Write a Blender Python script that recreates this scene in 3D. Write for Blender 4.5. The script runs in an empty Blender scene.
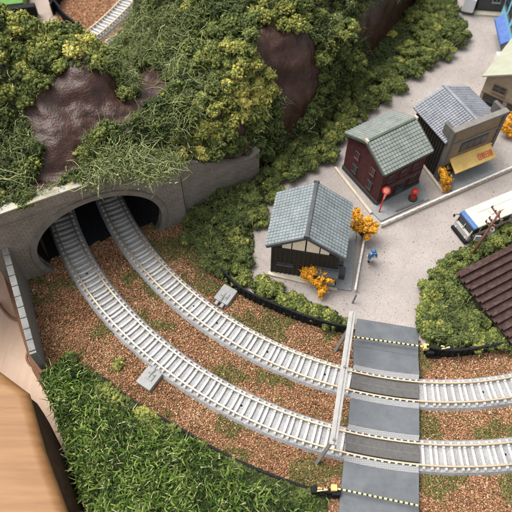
import bpy, bmesh, math, random
import numpy as np
from mathutils import Vector, Matrix
R = math.radians
random.seed(7); rng = np.random.default_rng(7)
S = bpy.context.scene
COL = S.collection

# ------------------------------------------------------------------ camera, sky, sun, exposure
CAM_H, FPX, PITCH = 28.0, 610.0, R(57)
cd = bpy.data.cameras.new('camera'); cam = bpy.data.objects.new('camera', cd); COL.objects.link(cam)
cam.location = (0, 0, CAM_H); cam.rotation_euler = (R(90) - PITCH, 0, 0)
cd.sensor_width = 36; cd.lens = FPX / 512 * 36; cd.clip_start = 0.1; cd.clip_end = 500
cd.dof.use_dof = True; cd.dof.focus_distance = 29.5; cd.dof.aperture_fstop = 0.2
S.camera = cam
w = bpy.data.worlds.new('World'); S.world = w; w.use_nodes = True
nt = w.node_tree; bg = nt.nodes['Background']
sky = nt.nodes.new('ShaderNodeTexSky'); sky.sky_type = 'NISHITA'; sky.sun_disc = False
SUN_EL, SUN_AZ = R(62), R(-62)          # azimuth from +Y towards +X
sky.sun_elevation = SUN_EL; sky.sun_rotation = SUN_AZ
sky.air_density = .8; sky.dust_density = 6.0; sky.ozone_density = 0.3
hs = nt.nodes.new('ShaderNodeHueSaturation'); hs.inputs['Saturation'].default_value = .2   # hazy, nearly white daylight
nt.links.new(sky.outputs[0], hs.inputs['Color']); nt.links.new(hs.outputs[0], bg.inputs[0]); bg.inputs[1].default_value = 0.15
sd = bpy.data.lights.new('sun', 'SUN'); sun = bpy.data.objects.new('sun', sd); COL.objects.link(sun)
sd.energy = 1.2; sd.angle = R(40); sd.color = (1, .94, .86)
sv = Vector((math.sin(SUN_AZ) * math.cos(SUN_EL), math.cos(SUN_AZ) * math.cos(SUN_EL), math.sin(SUN_EL)))
sun.rotation_euler = sv.to_track_quat('Z', 'Y').to_euler()
S.view_settings.view_transform = 'Standard'; S.view_settings.look = 'None'
S.view_settings.exposure = 0.76; S.view_settings.gamma = 1

def at(x, y, z=0.0):                      # a point of the plane z seen at (x, y) of the photograph
    X = x - 256; Y = 256 - y
    d = (X, FPX * math.cos(PITCH) + Y * math.sin(PITCH), -FPX * math.sin(PITCH) + Y * math.cos(PITCH))
    t = (z - CAM_H) / d[2]
    return Vector((d[0] * t, d[1] * t, z))
def pix(V):
    V = np.asarray(V, float); x = V[..., 0]; y = V[..., 1]; z = V[..., 2] - CAM_H
    u = y * math.sin(PITCH) + z * math.cos(PITCH); q = y * math.cos(PITCH) - z * math.sin(PITCH)
    return 256 + FPX * x / q, 256 - FPX * u / q
def inpoly(px, py, poly):
    px = np.asarray(px); py = np.asarray(py); c = np.zeros(px.shape, bool); n = len(poly)
    for i in range(n):
        x1, y1 = poly[i]; x2, y2 = poly[i - 1]
        if y1 == y2: continue
        k = ((y1 > py) != (y2 > py)) & (px < (x2 - x1) * (py - y1) / (y2 - y1) + x1)
        c ^= k
    return c
_ph = rng.uniform(0, 6.28, (4, 10)); _dr = rng.normal(size=(4, 10, 3))
def fnoise(P, f=1.0, k=0):                # smooth vectorised noise, about -1..1
    P = np.asarray(P, float); o = 0
    for i in range(10):
        o = o + np.sin(P @ (_dr[k, i] * f * (1 + .25 * i)) + _ph[k, i]) / (1 + .2 * i)
    return o / 3.0

# ------------------------------------------------------------------ materials
def mat(name, cols, rough=.8, scale=2.0, detail=4, bump=0.0, bscale=20.0, spec=.3, coat=0.0, coord='Object', metallic=0.0, bdist=.05, stretch=None, brick=None, wear=None):
    m = bpy.data.materials.new(name); m.use_nodes = True; t = m.node_tree; N = t.nodes; L = t.links
    b = N['Principled BSDF']; b.inputs['Roughness'].default_value = rough; b.inputs['Specular IOR Level'].default_value = spec
    b.inputs['Metallic'].default_value = metallic; b.inputs['Coat Weight'].default_value = coat; b.inputs['Coat Roughness'].default_value = .25
    tc = N.new('ShaderNodeTexCoord'); src = tc.outputs[coord]
    if stretch:
        mp = N.new('ShaderNodeMapping'); mp.inputs['Scale'].default_value = stretch; L.new(src, mp.inputs[0]); src2 = mp.outputs[0]
    else: src2 = src
    if coord == 'tint':
        pass
    n = N.new('ShaderNodeTexNoise'); n.inputs['Scale'].default_value = scale; n.inputs['Detail'].default_value = detail; n.inputs['Roughness'].default_value = .65
    L.new(src2, n.inputs['Vector'])
    cr = N.new('ShaderNodeValToRGB'); e = cr.color_ramp.elements
    k = len(cols)
    for i in range(k - 2): e.new(.5)
    for i, c in enumerate(cols):
        e[i].position = .3 + .4 * i / max(1, k - 1); e[i].color = (*c, 1)
    L.new(n.outputs[0], cr.inputs[0]); out = cr.outputs[0]
    hsrc = None
    if wear:                                      # broad dirt and fading over the surface
        wn = N.new('ShaderNodeTexNoise'); wn.inputs['Scale'].default_value = wear[0]; wn.inputs['Detail'].default_value = 7; wn.inputs['Roughness'].default_value = .7; L.new(src, wn.inputs['Vector'])
        wr = N.new('ShaderNodeMapRange'); wr.inputs[1].default_value = .32; wr.inputs[2].default_value = .62; wr.inputs[3].default_value = wear[1]; wr.inputs[4].default_value = 1.04; L.new(wn.outputs[0], wr.inputs[0])
        wm = N.new('ShaderNodeMix'); wm.data_type = 'RGBA'; wm.blend_type = 'MULTIPLY'; wm.inputs[0].default_value = 1; L.new(out, wm.inputs[6]); L.new(wr.outputs[0], wm.inputs[7]); out = wm.outputs[2]
    if brick:
        bw, bh, mort, dark = brick
        sp = N.new('ShaderNodeSeparateXYZ'); L.new(src, sp.inputs[0]); cb = N.new('ShaderNodeCombineXYZ')
        ad = N.new('ShaderNodeMath'); ad.operation = 'ADD'; L.new(sp.outputs[0], ad.inputs[0]); L.new(sp.outputs[1], ad.inputs[1])
        L.new(ad.outputs[0], cb.inputs[0]); L.new(sp.outputs[2], cb.inputs[1])
        br = N.new('ShaderNodeTexBrick'); br.inputs['Scale'].default_value = 1; br.inputs['Brick Width'].default_value = bw; br.inputs['Row Height'].default_value = bh
        br.inputs['Mortar Size'].default_value = mort; br.inputs['Mortar Smooth'].default_value = .3
        br.inputs['Color1'].default_value = (1, 1, 1, 1); br.inputs['Color2'].default_value = (.86, .86, .86, 1); br.inputs['Mortar'].default_value = (dark, dark, dark, 1)
        L.new(cb.outputs[0], br.inputs[0])
        mx = N.new('ShaderNodeMix'); mx.data_type = 'RGBA'; mx.blend_type = 'MULTIPLY'; mx.inputs[0].default_value = 1
        L.new(out, mx.inputs[6]); L.new(br.outputs[0], mx.inputs[7]); out = mx.outputs[2]
        hsrc = br.outputs[0]
    L.new(out, b.inputs['Base Color'])
    if bump or hsrc:
        bn = N.new('ShaderNodeTexNoise'); bn.inputs['Scale'].default_value = bscale; bn.inputs['Detail'].default_value = 6; L.new(src2, bn.inputs['Vector'])
        bp = N.new('ShaderNodeBump'); bp.inputs['Strength'].default_value = max(bump, .3); bp.inputs['Distance'].default_value = bdist
        L.new(bn.outputs[0], bp.inputs['Height']); last = bp
        if hsrc:
            b2 = N.new('ShaderNodeBump'); b2.inputs['Strength'].default_value = .6; b2.inputs['Distance'].default_value = .03
            L.new(hsrc, b2.inputs['Height']); L.new(bp.outputs[0], b2.inputs['Normal']); last = b2
        L.new(last.outputs[0], b.inputs['Normal'])
    return m
def tintmat(name, cols, rough=.85, spec=.2, sss=0.0, trans=0.0, pos=None):   # colour picked per piece by the 'tint' attribute
    m = bpy.data.materials.new(name); m.use_nodes = True; t = m.node_tree; N = t.nodes; L = t.links
    b = N['Principled BSDF']; b.inputs['Roughness'].default_value = rough; b.inputs['Specular IOR Level'].default_value = spec
    a = N.new('ShaderNodeAttribute'); a.attribute_name = 'tint'
    cr = N.new('ShaderNodeValToRGB'); e = cr.color_ramp.elements; k = len(cols)
    for i in range(k - 2): e.new(.5)
    for i, c in enumerate(cols):
        e[i].position = pos[i] if pos else i / (k - 1); e[i].color = (*c, 1)
    L.new(a.outputs['Fac'], cr.inputs[0])
    L.new(cr.outputs[0], b.inputs['Base Color'])
    return m

M = {}
M['road'] = mat('road_sand', [(.27, .235, .215), (.37, .33, .305), (.43, .385, .36)], rough=.9, scale=22, detail=8, bump=.5, bscale=60, bdist=.02, wear=(.35, .80))
M['ballast'] = mat('ballast_bed', [(.10, .05, .03), (.24, .12, .07), (.20, .15, .08)], rough=.95, scale=14, detail=8, bump=1, bscale=30, bdist=.08)
M['rock'] = mat('painted_rock', [(.022, .010, .007), (.054, .024, .017), (.085, .043, .032)], rough=.34, scale=1.6, detail=9, bump=.7, bscale=10, spec=.42, bdist=.06)
M['wall'] = mat('grey_block_wall', [(.25, .218, .18), (.295, .26, .218), (.335, .298, .254)], wear=(1.1, .78), rough=.7, scale=1.5, detail=6, brick=(.36, .17, .018, .62), bump=.3, bscale=30, bdist=.02)
M['wallplain'] = mat('grey_wall_stone', [(.15, .132, .112), (.20, .18, .155), (.24, .22, .19)], wear=(1.1, .78), rough=.7, scale=2, detail=6, bump=.4, bscale=25, bdist=.02)
M['coping'] = mat('worn_coping', [(.33, .29, .15), (.42, .40, .32), (.48, .465, .42)], rough=.7, scale=1.3, bump=.3)
M['sidewall'] = mat('light_concrete', [(.16, .16, .152), (.21, .21, .20), (.25, .25, .24)], rough=.75, scale=3, bump=.3)
M['bed'] = mat('track_bed', [(.20, .20, .20), (.35, .352, .355), (.56, .56, .56)], wear=(.9, .72), rough=.8, scale=26, detail=6, bump=.8, bscale=45, bdist=.03)
M['sleeper'] = mat('concrete_sleeper', [(.50, .485, .46), (.60, .585, .56)], wear=(1.1, .78), rough=.6, scale=3, bump=.2)
M['rail'] = mat('nickel_rail', [(.50, .38, .25), (.66, .54, .38)], rough=.38, scale=12, metallic=.6, spec=.5, bump=0)
M['plate'] = mat('crossing_plate', [(.098, .107, .118), (.120, .130, .142), (.138, .148, .160)], rough=.5, scale=1.5, detail=5, bump=.12, bscale=40, wear=(1.6, .85))
M['strip'] = mat('crossing_tread', [(.22, .22, .22), (.58, .58, .57)], rough=.7, scale=34, detail=1, bump=.8, bscale=60)
M['inner'] = mat('crossing_inner', [(.075, .072, .07), (.12, .115, .11)], rough=.6, scale=6, bump=.3)
M['white'] = mat('white_plastic', [(.62, .60, .55), (.76, .74, .70)], rough=.5, scale=4)
M['gantry'] = mat('grey_steel', [(.30, .295, .28), (.38, .37, .355)], rough=.55, scale=4)
M['black'] = mat('black_plastic', [(.008, .009, .010), (.020, .020, .022)], rough=.7, scale=6, spec=.12)
M['yellow'] = mat('yellow_paint', [(.70, .45, .10), (.80, .62, .22)], rough=.5, scale=8)
M['stripeY'] = mat('pale_yellow_paint', [(.72, .62, .25), (.80, .72, .38)], rough=.5, scale=8)
M['brightwhite'] = mat('white_paint', [(.76, .77, .78), (.82, .82, .82)], rough=.4, scale=2)
M['feeder'] = mat('grey_connector', [(.25, .25, .245), (.31, .31, .305)], rough=.5, scale=4, bump=.1)
M['slab'] = mat('grey_paving', [(.22, .235, .235), (.30, .31, .31)], rough=.75, scale=6, bump=.3, bscale=40)
M['curb'] = mat('beige_kerb', [(.50, .43, .33), (.62, .55, .44)], wear=(1.1, .78), rough=.7, scale=5)
M['tileblue'] = mat('blue_grey_tile', [(.175, .205, .212), (.228, .262, .27), (.26, .292, .30)], wear=(1.1, .78), rough=.5, scale=2.5, detail=6)
M['tileslate'] = mat('slate_tile', [(.18, .19, .215), (.235, .248, .275), (.27, .28, .305)], wear=(1.1, .78), rough=.5, scale=2.5, detail=6)
M['tilegreen'] = mat('grey_green_tile', [(.175, .20, .18), (.23, .255, .235), (.265, .29, .265)], wear=(1.1, .78), rough=.5, scale=2.5, detail=6)
M['greentrim'] = mat('green_trim', [(.055, .075, .055), (.09, .115, .085)], rough=.5)
M['darktrim'] = mat('dark_trim', [(.05, .055, .06), (.09, .095, .10)], rough=.5)
M['wood'] = mat('black_timber', [(.022, .018, .015), (.05, .042, .034)], rough=.7, scale=6, stretch=(6, 6, .6), bump=.3)
M['plaster'] = mat('cream_plaster', [(.74, .64, .48), (.82, .74, .60)], rough=.8, scale=5)
M['brick'] = mat('red_brick', [(.05, .014, .015), (.08, .020, .021), (.10, .028, .028)], wear=(1.2, .7), rough=.75, scale=3, detail=6, brick=(.2, .09, .010, .62))
M['brickbase'] = mat('dark_stone_base', [(.035, .038, .038), (.06, .062, .06)], rough=.7, scale=6, bump=.3)
M['glass'] = mat('dark_glass', [(.010, .012, .014), (.03, .033, .037)], rough=.15, scale=3, spec=.5)
M['frame'] = mat('window_frame', [(.28, .25, .22), (.36, .33, .29)], rough=.6)
M['redframe'] = mat('brick_frame', [(.09, .045, .04), (.13, .07, .06)], rough=.6)
M['tan'] = mat('tan_render', [(.20, .145, .09), (.26, .195, .13)], wear=(1.1, .78), rough=.75, scale=3, bump=.2)
M['taupe'] = mat('taupe_grey', [(.15, .14, .125), (.20, .19, .17)], rough=.7, scale=3)
M['darktaupe'] = mat('dark_taupe', [(.085, .08, .07), (.13, .12, .105)], rough=.7, scale=3)
M['awning'] = mat('yellow_awning', [(.80, .53, .15), (.85, .61, .22)], wear=(1.1, .78), rough=.6, scale=2)
M['redink'] = mat('red_print', [(.60, .08, .05), (.68, .14, .10)], rough=.6)
M['beige'] = mat('beige_wall', [(.30, .24, .17), (.38, .31, .22)], wear=(1.1, .78), rough=.8, scale=3, bump=.2)
M['palegreen'] = mat('pale_green_roof', [(.31, .32, .24), (.38, .39, .30)], rough=.6, scale=2)
M['bluewall'] = mat('light_blue_wall', [(.16, .42, .56), (.24, .52, .66)], rough=.5, scale=2)
M['blueawn'] = mat('blue_awning', [(.06, .12, .34), (.10, .17, .42)], rough=.6, scale=3)
M['greywall'] = mat('dark_grey_wall', [(.07, .065, .06), (.11, .105, .095)], rough=.75, scale=4, bump=.2, brick=(.3, .12, .012, .6))
M['buswhite'] = mat('cream_bus_paint', [(.58, .545, .43), (.66, .63, .53)], wear=(1.1, .78), rough=.35, scale=2, coat=.2)
M['busblue'] = mat('blue_bus_paint', [(.06, .13, .30), (.09, .18, .37)], rough=.35)
M['busgrey'] = mat('grey_bus_paint', [(.34, .33, .31), (.44, .43, .41)], rough=.4)
M['orange'] = mat('tan_stripe', [(.42, .25, .12), (.52, .33, .17)], rough=.5)
M['tyre'] = mat('tyre', [(.01, .01, .01), (.02, .02, .02)], rough=.8)
M['chrome'] = mat('lamp_chrome', [(.6, .6, .6), (.8, .8, .8)], rough=.2, metallic=.6)
M['rust'] = mat('corrugated_brown', [(.035, .016, .013), (.058, .030, .025), (.10, .065, .055)], rough=.45, scale=4, detail=8, bump=.3)
M['pole'] = mat('brown_pole', [(.12, .05, .03), (.19, .085, .05)], rough=.7, scale=8)
M['red'] = mat('red_paint', [(.48, .03, .025), (.60, .05, .04)], rough=.35, scale=5)
M['pink'] = mat('salmon_paint', [(.65, .22, .14), (.72, .30, .20)], rough=.5, scale=6)
M['blue'] = mat('blue_cloth', [(.03, .11, .24), (.06, .17, .33)], rough=.7, scale=20)
M['dark'] = mat('dark_cloth', [(.02, .018, .016), (.04, .035, .03)], rough=.8, scale=20)
M['skin'] = mat('skin', [(.50, .30, .22), (.56, .35, .26)], rough=.6, scale=20)
M['table'] = mat('pale_wood_table', [(.66, .47, .35), (.71, .53, .40), (.75, .57, .44)], rough=.55, scale=1.2, detail=6, stretch=(3, .25, 1), bump=.1)
M['board'] = mat('tan_wood', [(.21, .098, .036), (.26, .13, .050), (.30, .16, .066)], rough=.5, scale=1.1, detail=7, stretch=(.22, 2.6, 1), bump=.12, bscale=6)
M['boardshade'] = mat('board_side_shade', [(.030, .016, .009), (.055, .030, .015)], rough=.7, scale=3)  # dark brown with the shade of the tan board's side painted in
M['cork'] = mat('board_edge', [(.22, .13, .07), (.32, .20, .11)], rough=.85, scale=6, bump=.3)
M['cable'] = mat('brown_cable', [(.20, .10, .06), (.28, .15, .09)], rough=.5)
M['paper'] = mat('beige_paper', [(.30, .24, .20), (.36, .29, .25)], rough=.8, scale=1)
M['greenpl'] = mat('green_plastic', [(.06, .17, .02), (.10, .24, .035)], rough=.4)
M['soil'] = mat('dark_undergrowth', [(.012, .020, .008), (.03, .04, .015), (.05, .045, .025)], rough=1, scale=6, detail=6, bump=.5)
M['trunk'] = mat('twig', [(.07, .045, .03), (.12, .08, .05)], rough=.9, scale=10)
G_DK = [(.020, .040, .013), (.036, .070, .020), (.055, .100, .028), (.085, .130, .035), (.15, .17, .04)]
G_YL = [(.045, .065, .014), (.09, .115, .02), (.16, .18, .028), (.26, .26, .04), (.36, .31, .06)]
M['fol'] = tintmat('clump_foliage', [(.040, .056, .020), (.098, .125, .036), (.20, .22, .056), (.34, .325, .08), (.52, .46, .13)], pos=[0, .35, .6, .82, 1])
M['fib'] = tintmat('fibre_foliage', [(.052, .070, .028), (.130, .160, .060), (.22, .26, .105), (.36, .39, .18), (.55, .50, .28)], pos=[0, .35, .65, .88, 1])
M['grass'] = tintmat('long_grass', [(.010, .020, .008), (.038, .070, .014), (.115, .19, .030), (.25, .32, .075), (.50, .46, .28)], rough=.8, spec=.15, pos=[0, .3, .65, .86, 1])
M['grain'] = tintmat('ballast_grain', [(.075, .038, .022), (.26, .122, .062), (.42, .215, .115), (.53, .33, .19), (.64, .50, .36)], rough=.9, pos=[0, .25, .6, .9, 1])
M['gravel'] = tintmat('road_grain', [(.20, .165, .15), (.36, .32, .295), (.52, .48, .45)], rough=.9)
M['leafY'] = tintmat('orange_leaves', [(.42, .17, .012), (.66, .31, .022), (.80, .45, .05)], rough=.8)
M['moss'] = tintmat('moss_fleck', [(.06, .085, .02), (.13, .155, .045), (.22, .23, .08)], rough=.9)

m = M['strip']; t_ = m.node_tree; N_ = t_.nodes; b_ = N_['Principled BSDF']; src_ = b_.inputs['Base Color'].links[0].from_socket
tc_ = N_.new('ShaderNodeTexCoord'); mp_ = N_.new('ShaderNodeMapping'); mp_.inputs['Rotation'].default_value = (0, 0, R(42)); mp_.inputs['Location'].default_value = (0, 0, .5); mp_.inputs['Scale'].default_value = (1, 1, .01)
ck_ = N_.new('ShaderNodeTexChecker'); ck_.inputs['Scale'].default_value = 17; ck_.inputs[1].default_value = (.40, .40, .40, 1); ck_.inputs[2].default_value = (.22, .225, .23, 1)
mx_ = N_.new('ShaderNodeMix'); mx_.data_type = 'RGBA'; mx_.inputs[0].default_value = .75; t_.links.new(tc_.outputs['Object'], mp_.inputs[0]); t_.links.new(mp_.outputs[0], ck_.inputs[0])
t_.links.new(src_, mx_.inputs[6]); t_.links.new(ck_.outputs[0], mx_.inputs[7]); t_.links.new(mx_.outputs[2], b_.inputs['Base Color'])
m = mat('striped_arm', [(.74, .62, .22), (.80, .70, .34)], rough=.5, scale=8); M['striped'] = m; t_ = m.node_tree; N_ = t_.nodes
b_ = N_['Principled BSDF']; src_ = b_.inputs['Base Color'].links[0].from_socket
tc_ = N_.new('ShaderNodeTexCoord'); sp_ = N_.new('ShaderNodeSeparateXYZ'); md_ = N_.new('ShaderNodeMath'); md_.operation = 'PINGPONG'; md_.inputs[1].default_value = .11
gt_ = N_.new('ShaderNodeMath'); gt_.operation = 'GREATER_THAN'; gt_.inputs[1].default_value = .06; mx_ = N_.new('ShaderNodeMix'); mx_.data_type = 'RGBA'
t_.links.new(tc_.outputs['Object'], sp_.inputs[0]); t_.links.new(sp_.outputs[0], md_.inputs[0]); t_.links.new(md_.outputs[0], gt_.inputs[0]); t_.links.new(gt_.outputs[0], mx_.inputs[0])
t_.links.new(src_, mx_.inputs[6]); mx_.inputs[7].default_value = (.02, .02, .02, 1); t_.links.new(mx_.outputs[2], b_.inputs['Base Color'])

# ------------------------------------------------------------------ mesh helpers
class MB:
    def __init__(s): s.v = []; s.f = []
    def add(s, vs, fs, T=None):
        o = len(s.v)
        for v in vs:
            v = Vector(v); s.v.append(tuple(T @ v) if T else tuple(v))
        s.f += [tuple(i + o for i in f) for f in fs]; return s
    def box(s, x0, x1, y0, y1, z0, z1, T=None, b=0.0):
        if b:
            bm = bmesh.new(); bmesh.ops.create_cube(bm, size=1)
            for v in bm.verts: v.co = Vector(((x0 + x1) / 2 + v.co.x * (x1 - x0), (y0 + y1) / 2 + v.co.y * (y1 - y0), (z0 + z1) / 2 + v.co.z * (z1 - z0)))
            bmesh.ops.bevel(bm, geom=bm.edges[:], offset=b, segments=2, affect='EDGES', profile=.6)
            bm.verts.index_update()
            s.add([v.co for v in bm.verts], [[v.index for v in f.verts] for f in bm.faces], T); bm.free(); return s
        v = [(x0, y0, z0), (x1, y0, z0), (x1, y1, z0), (x0, y1, z0), (x0, y0, z1), (x1, y0, z1), (x1, y1, z1), (x0, y1, z1)]
        return s.add(v, [(0, 3, 2, 1), (4, 5, 6, 7), (0, 1, 5, 4), (1, 2, 6, 5), (2, 3, 7, 6), (3, 0, 4, 7)], T)
    def prism(s, poly, z0, z1, T=None):          # poly (x,y) counter-clockwise; z0/z1 number or list
        n = len(poly); Z0 = z0 if hasattr(z0, '__len__') else [z0] * n; Z1 = z1 if hasattr(z1, '__len__') else [z1] * n
        v = [(p[0], p[1], Z0[i]) for i, p in enumerate(poly)] + [(p[0], p[1], Z1[i]) for i, p in enumerate(poly)]
        f = [tuple(range(n))[::-1], tuple(range(n, 2 * n))] + [(i, (i + 1) % n, n + (i + 1) % n, n + i) for i in range(n)]
        return s.add(v, f, T)
    def xzprism(s, poly, y0, y1, T=None):        # poly (x,z)
        n = len(poly); v = [(p[0], y0, p[1]) for p in poly] + [(p[0], y1, p[1]) for p in poly]
        f = [tuple(range(n)), tuple(range(n, 2 * n))[::-1]] + [(i, n + i, n + (i + 1) % n, (i + 1) % n) for i in range(n)]
        return s.add(v, f, T)
    def tube(s, pts, r, n=8, T=None, cap=True):
        pts = [Vector(p) for p in pts]; rs = r if hasattr(r, '__len__') else [r] * len(pts); vs = []; fs = []
        for i, p in enumerate(pts):
            d = (pts[min(i + 1, len(pts) - 1)] - pts[max(i - 1, 0)]).normalized()
            a = d.orthogonal().normalized() if i == 0 else (a - d * a.dot(d)).normalized()
            b = d.cross(a)
            for k in range(n):
                t = 2 * math.pi * k / n; vs.append(p + (a * math.cos(t) + b * math.sin(t)) * rs[i])
        for i in range(len(pts) - 1):
            for k in range(n): fs.append((i * n + k, i * n + (k + 1) % n, (i + 1) * n + (k + 1) % n, (i + 1) * n + k))
        if cap: fs.append(tuple(range(n))[::-1]); fs.append(tuple(range((len(pts) - 1) * n, len(pts) * n)))
        return s.add(vs, fs, T)
    def bar(s, a, b, wd, ht, T=None):            # box beam from a to b
        a = Vector(a); b = Vector(b); d = (b - a).normalized(); up = Vector((0, 0, 1)) if abs(d.z) < .95 else Vector((0, 1, 0))
        sx = d.cross(up).normalized() * wd / 2; uz = sx.cross(d).normalized() * ht / 2
        v = [a - sx - uz, a + sx - uz, a + sx + uz, a - sx + uz, b - sx - uz, b + sx - uz, b + sx + uz, b - sx + uz]
        return s.add(v, [(0, 1, 2, 3), (4, 7, 6, 5), (0, 4, 5, 1), (1, 5, 6, 2), (2, 6, 7, 3), (3, 7, 4, 0)], T)
    def ribbon(s, line, prof, closed=True):      # sweep a (side, height) profile along a ground polyline of Vectors
        n = len(prof); L_ = len(line); vs = []; fs = []
        for i, p in enumerate(line):
            d = line[min(i + 1, L_ - 1)] - line[max(i - 1, 0)]; d.z = 0; d.normalize(); sd_ = Vector((d.y, -d.x, 0))
            for (a, h) in prof: vs.append(p + sd_ * a + Vector((0, 0, h)))
        for i in range(L_ - 1):
            for k in range(n if closed else n - 1): fs.append((i * n + k, i * n + (k + 1) % n, (i + 1) * n + (k + 1) % n, (i + 1) * n + k))
        if closed: fs.append(tuple(range(n))); fs.append(tuple(range((L_ - 1) * n, L_ * n))[::-1])
        return s.add(vs, fs)
    def sphere(s, c, r, seg=10, T=None, sc=(1, 1, 1)):
        bm = bmesh.new(); bmesh.ops.create_uvsphere(bm, u_segments=seg, v_segments=max(6, seg * 2 // 3), radius=r); bm.verts.index_update()
        s.add([Vector(c) + Vector((v.co.x * sc[0], v.co.y * sc[1], v.co.z * sc[2])) for v in bm.verts], [[v.index for v in f.verts] for f in bm.faces], T); bm.free(); return s
    def each(s, name, m, parent=None, smooth=False, bevel=0.0):   # one object per connected piece
        par = list(range(len(s.v)))
        def fd(a):
            while par[a] != a: par[a] = par[par[a]]; a = par[a]
            return a
        for f in s.f:
            for k in f[1:]: par[fd(k)] = fd(f[0])
        gr = {}
        for f in s.f: gr.setdefault(fd(f[0]), []).append(f)
        for fs in gr.values():
            ids = sorted({i for f in fs for i in f}); mp = {i: j for j, i in enumerate(ids)}
            q = MB(); q.v = [s.v[i] for i in ids]; q.f = [tuple(mp[i] for i in f) for f in fs]; q.build(name, m, parent, smooth, bevel)
    def build(s, name, m, parent=None, smooth=False, bevel=0.0):
        me = bpy.data.meshes.new(name); me.from_pydata(s.v, [], s.f); me.materials.append(m)
        bm = bmesh.new(); bm.from_mesh(me); bmesh.ops.recalc_face_normals(bm, faces=bm.faces); bm.to_mesh(me); bm.free()
        if smooth: me.shade_smooth()
        o = bpy.data.objects.new(name, me); COL.objects.link(o)
        if parent: o.parent = parent
        if bevel:
            b = o.modifiers.new('bevel', 'BEVEL'); b.width = bevel; b.segments = 2; b.limit_method = 'ANGLE'
        return o
def bulk(name, V, F, m, tint=None, parent=None, smooth=False):
    V = np.ascontiguousarray(V, np.float32); F = np.ascontiguousarray(F, np.int32); k = F.shape[1]
    me = bpy.data.meshes.new(name); me.vertices.add(len(V)); me.vertices.foreach_set('co', V.ravel())
    me.loops.add(F.size); me.loops.foreach_set('vertex_index', F.ravel())
    me.polygons.add(len(F)); me.polygons.foreach_set('loop_start', np.arange(0, F.size, k, dtype=np.int32))
    try: me.polygons.foreach_set('loop_total', np.full(len(F), k, np.int32))
    except Exception: pass
    me.update(calc_edges=True)
    if tint is not None:
        a = me.attributes.new('tint', 'FLOAT', 'POINT'); a.data.foreach_set('value', np.clip(tint, 0, 1).astype(np.float32))
    me.materials.append(m)
    if smooth: me.shade_smooth()
    o = bpy.data.objects.new(name, me); COL.objects.link(o)
    if parent: o.parent = parent
    return o
def tag(o, label, cat, group=None, kind=None):
    if label: o['label'] = label
    if cat: o['category'] = cat
    if group: o['group'] = group
    if kind: o['kind'] = kind
    return o
def struct(o, kind='structure'): o['kind'] = kind; return o
def thing(name, label, cat, loc=(0, 0, 0), rz=0, group=None):
    o = bpy.data.objects.new(name, None); o.empty_display_size = .2; COL.objects.link(o)
    o.location = loc; o.rotation_euler = (0, 0, rz); return tag(o, label, cat, group)

# icosahedron and random placement
_p = (1 + 5 ** .5) / 2
ICO = np.array([(-1, _p, 0), (1, _p, 0), (-1, -_p, 0), (1, -_p, 0), (0, -1, _p), (0, 1, _p), (0, -1, -_p), (0, 1, -_p), (_p, 0, -1), (_p, 0, 1), (-_p, 0, -1), (-_p, 0, 1)]) / 1.902
ICOF = np.array([(0, 11, 5), (0, 5, 1), (0, 1, 7), (0, 7, 10), (0, 10, 11), (1, 5, 9), (5, 11, 4), (11, 10, 2), (10, 7, 6), (7, 1, 8), (3, 9, 4), (3, 4, 2), (3, 2, 6), (3, 6, 8), (3, 8, 9), (4, 9, 5), (2, 4, 11), (6, 2, 10), (8, 6, 7), (9, 8, 1)])
OCT = np.array([(1, 0, 0), (-1, 0, 0), (0, 1, 0), (0, -1, 0), (0, 0, 1), (0, 0, -1.)])
OCTF = np.array([(0, 2, 4), (2, 1, 4), (1, 3, 4), (3, 0, 4), (2, 0, 5), (1, 2, 5), (3, 1, 5), (0, 3, 5)])
def rotm(n):
    q = rng.normal(size=(n, 4)); q /= np.linalg.norm(q, axis=1)[:, None]; a, b, c, d = q.T
    return np.stack([1 - 2 * (c * c + d * d), 2 * (b * c - a * d), 2 * (b * d + a * c), 2 * (b * c + a * d), 1 - 2 * (b * b + d * d), 2 * (c * d - a * b), 2 * (b * d - a * c), 2 * (c * d + a * b), 1 - 2 * (b * b + c * c)], 1).reshape(n, 3, 3)
def pieces(P, r, proto=(ICO, ICOF), jit=.35, flat=1.0):        # one jittered copy of proto at each point
    pv, pf = proto; n = len(P); k = len(pv)
    V = pv[None] * (1 + rng.uniform(-jit, jit, (n, k, 1))); V = np.einsum('nij,nkj->nki', rotm(n), V) * np.asarray(r).reshape(-1, 1, 1)
    V[:, :, 2] *= flat
    V = V + P[:, None]
    F = (pf[None] + (np.arange(n) * k)[:, None, None]).reshape(-1, pf.shape[1])
    return V.reshape(-1, 3), F, k
def flakes(P, size, up=.3):                                       # one leaf-sized triangle at each point
    n = len(P); a = rng.normal(size=(n, 3)); a /= np.linalg.norm(a, axis=1)[:, None]; b = rng.normal(size=(n, 3)); b = np.cross(a, b); b /= np.linalg.norm(b, axis=1)[:, None]
    s_ = (size * rng.uniform(.6, 1.4, n))[:, None]
    V = np.stack([P - b * s_ * .35, P + b * s_ * .35, P + a * s_ * 1.3], 1)
    return V.reshape(-1, 3), np.arange(3 * n).reshape(n, 3), 3
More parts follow.
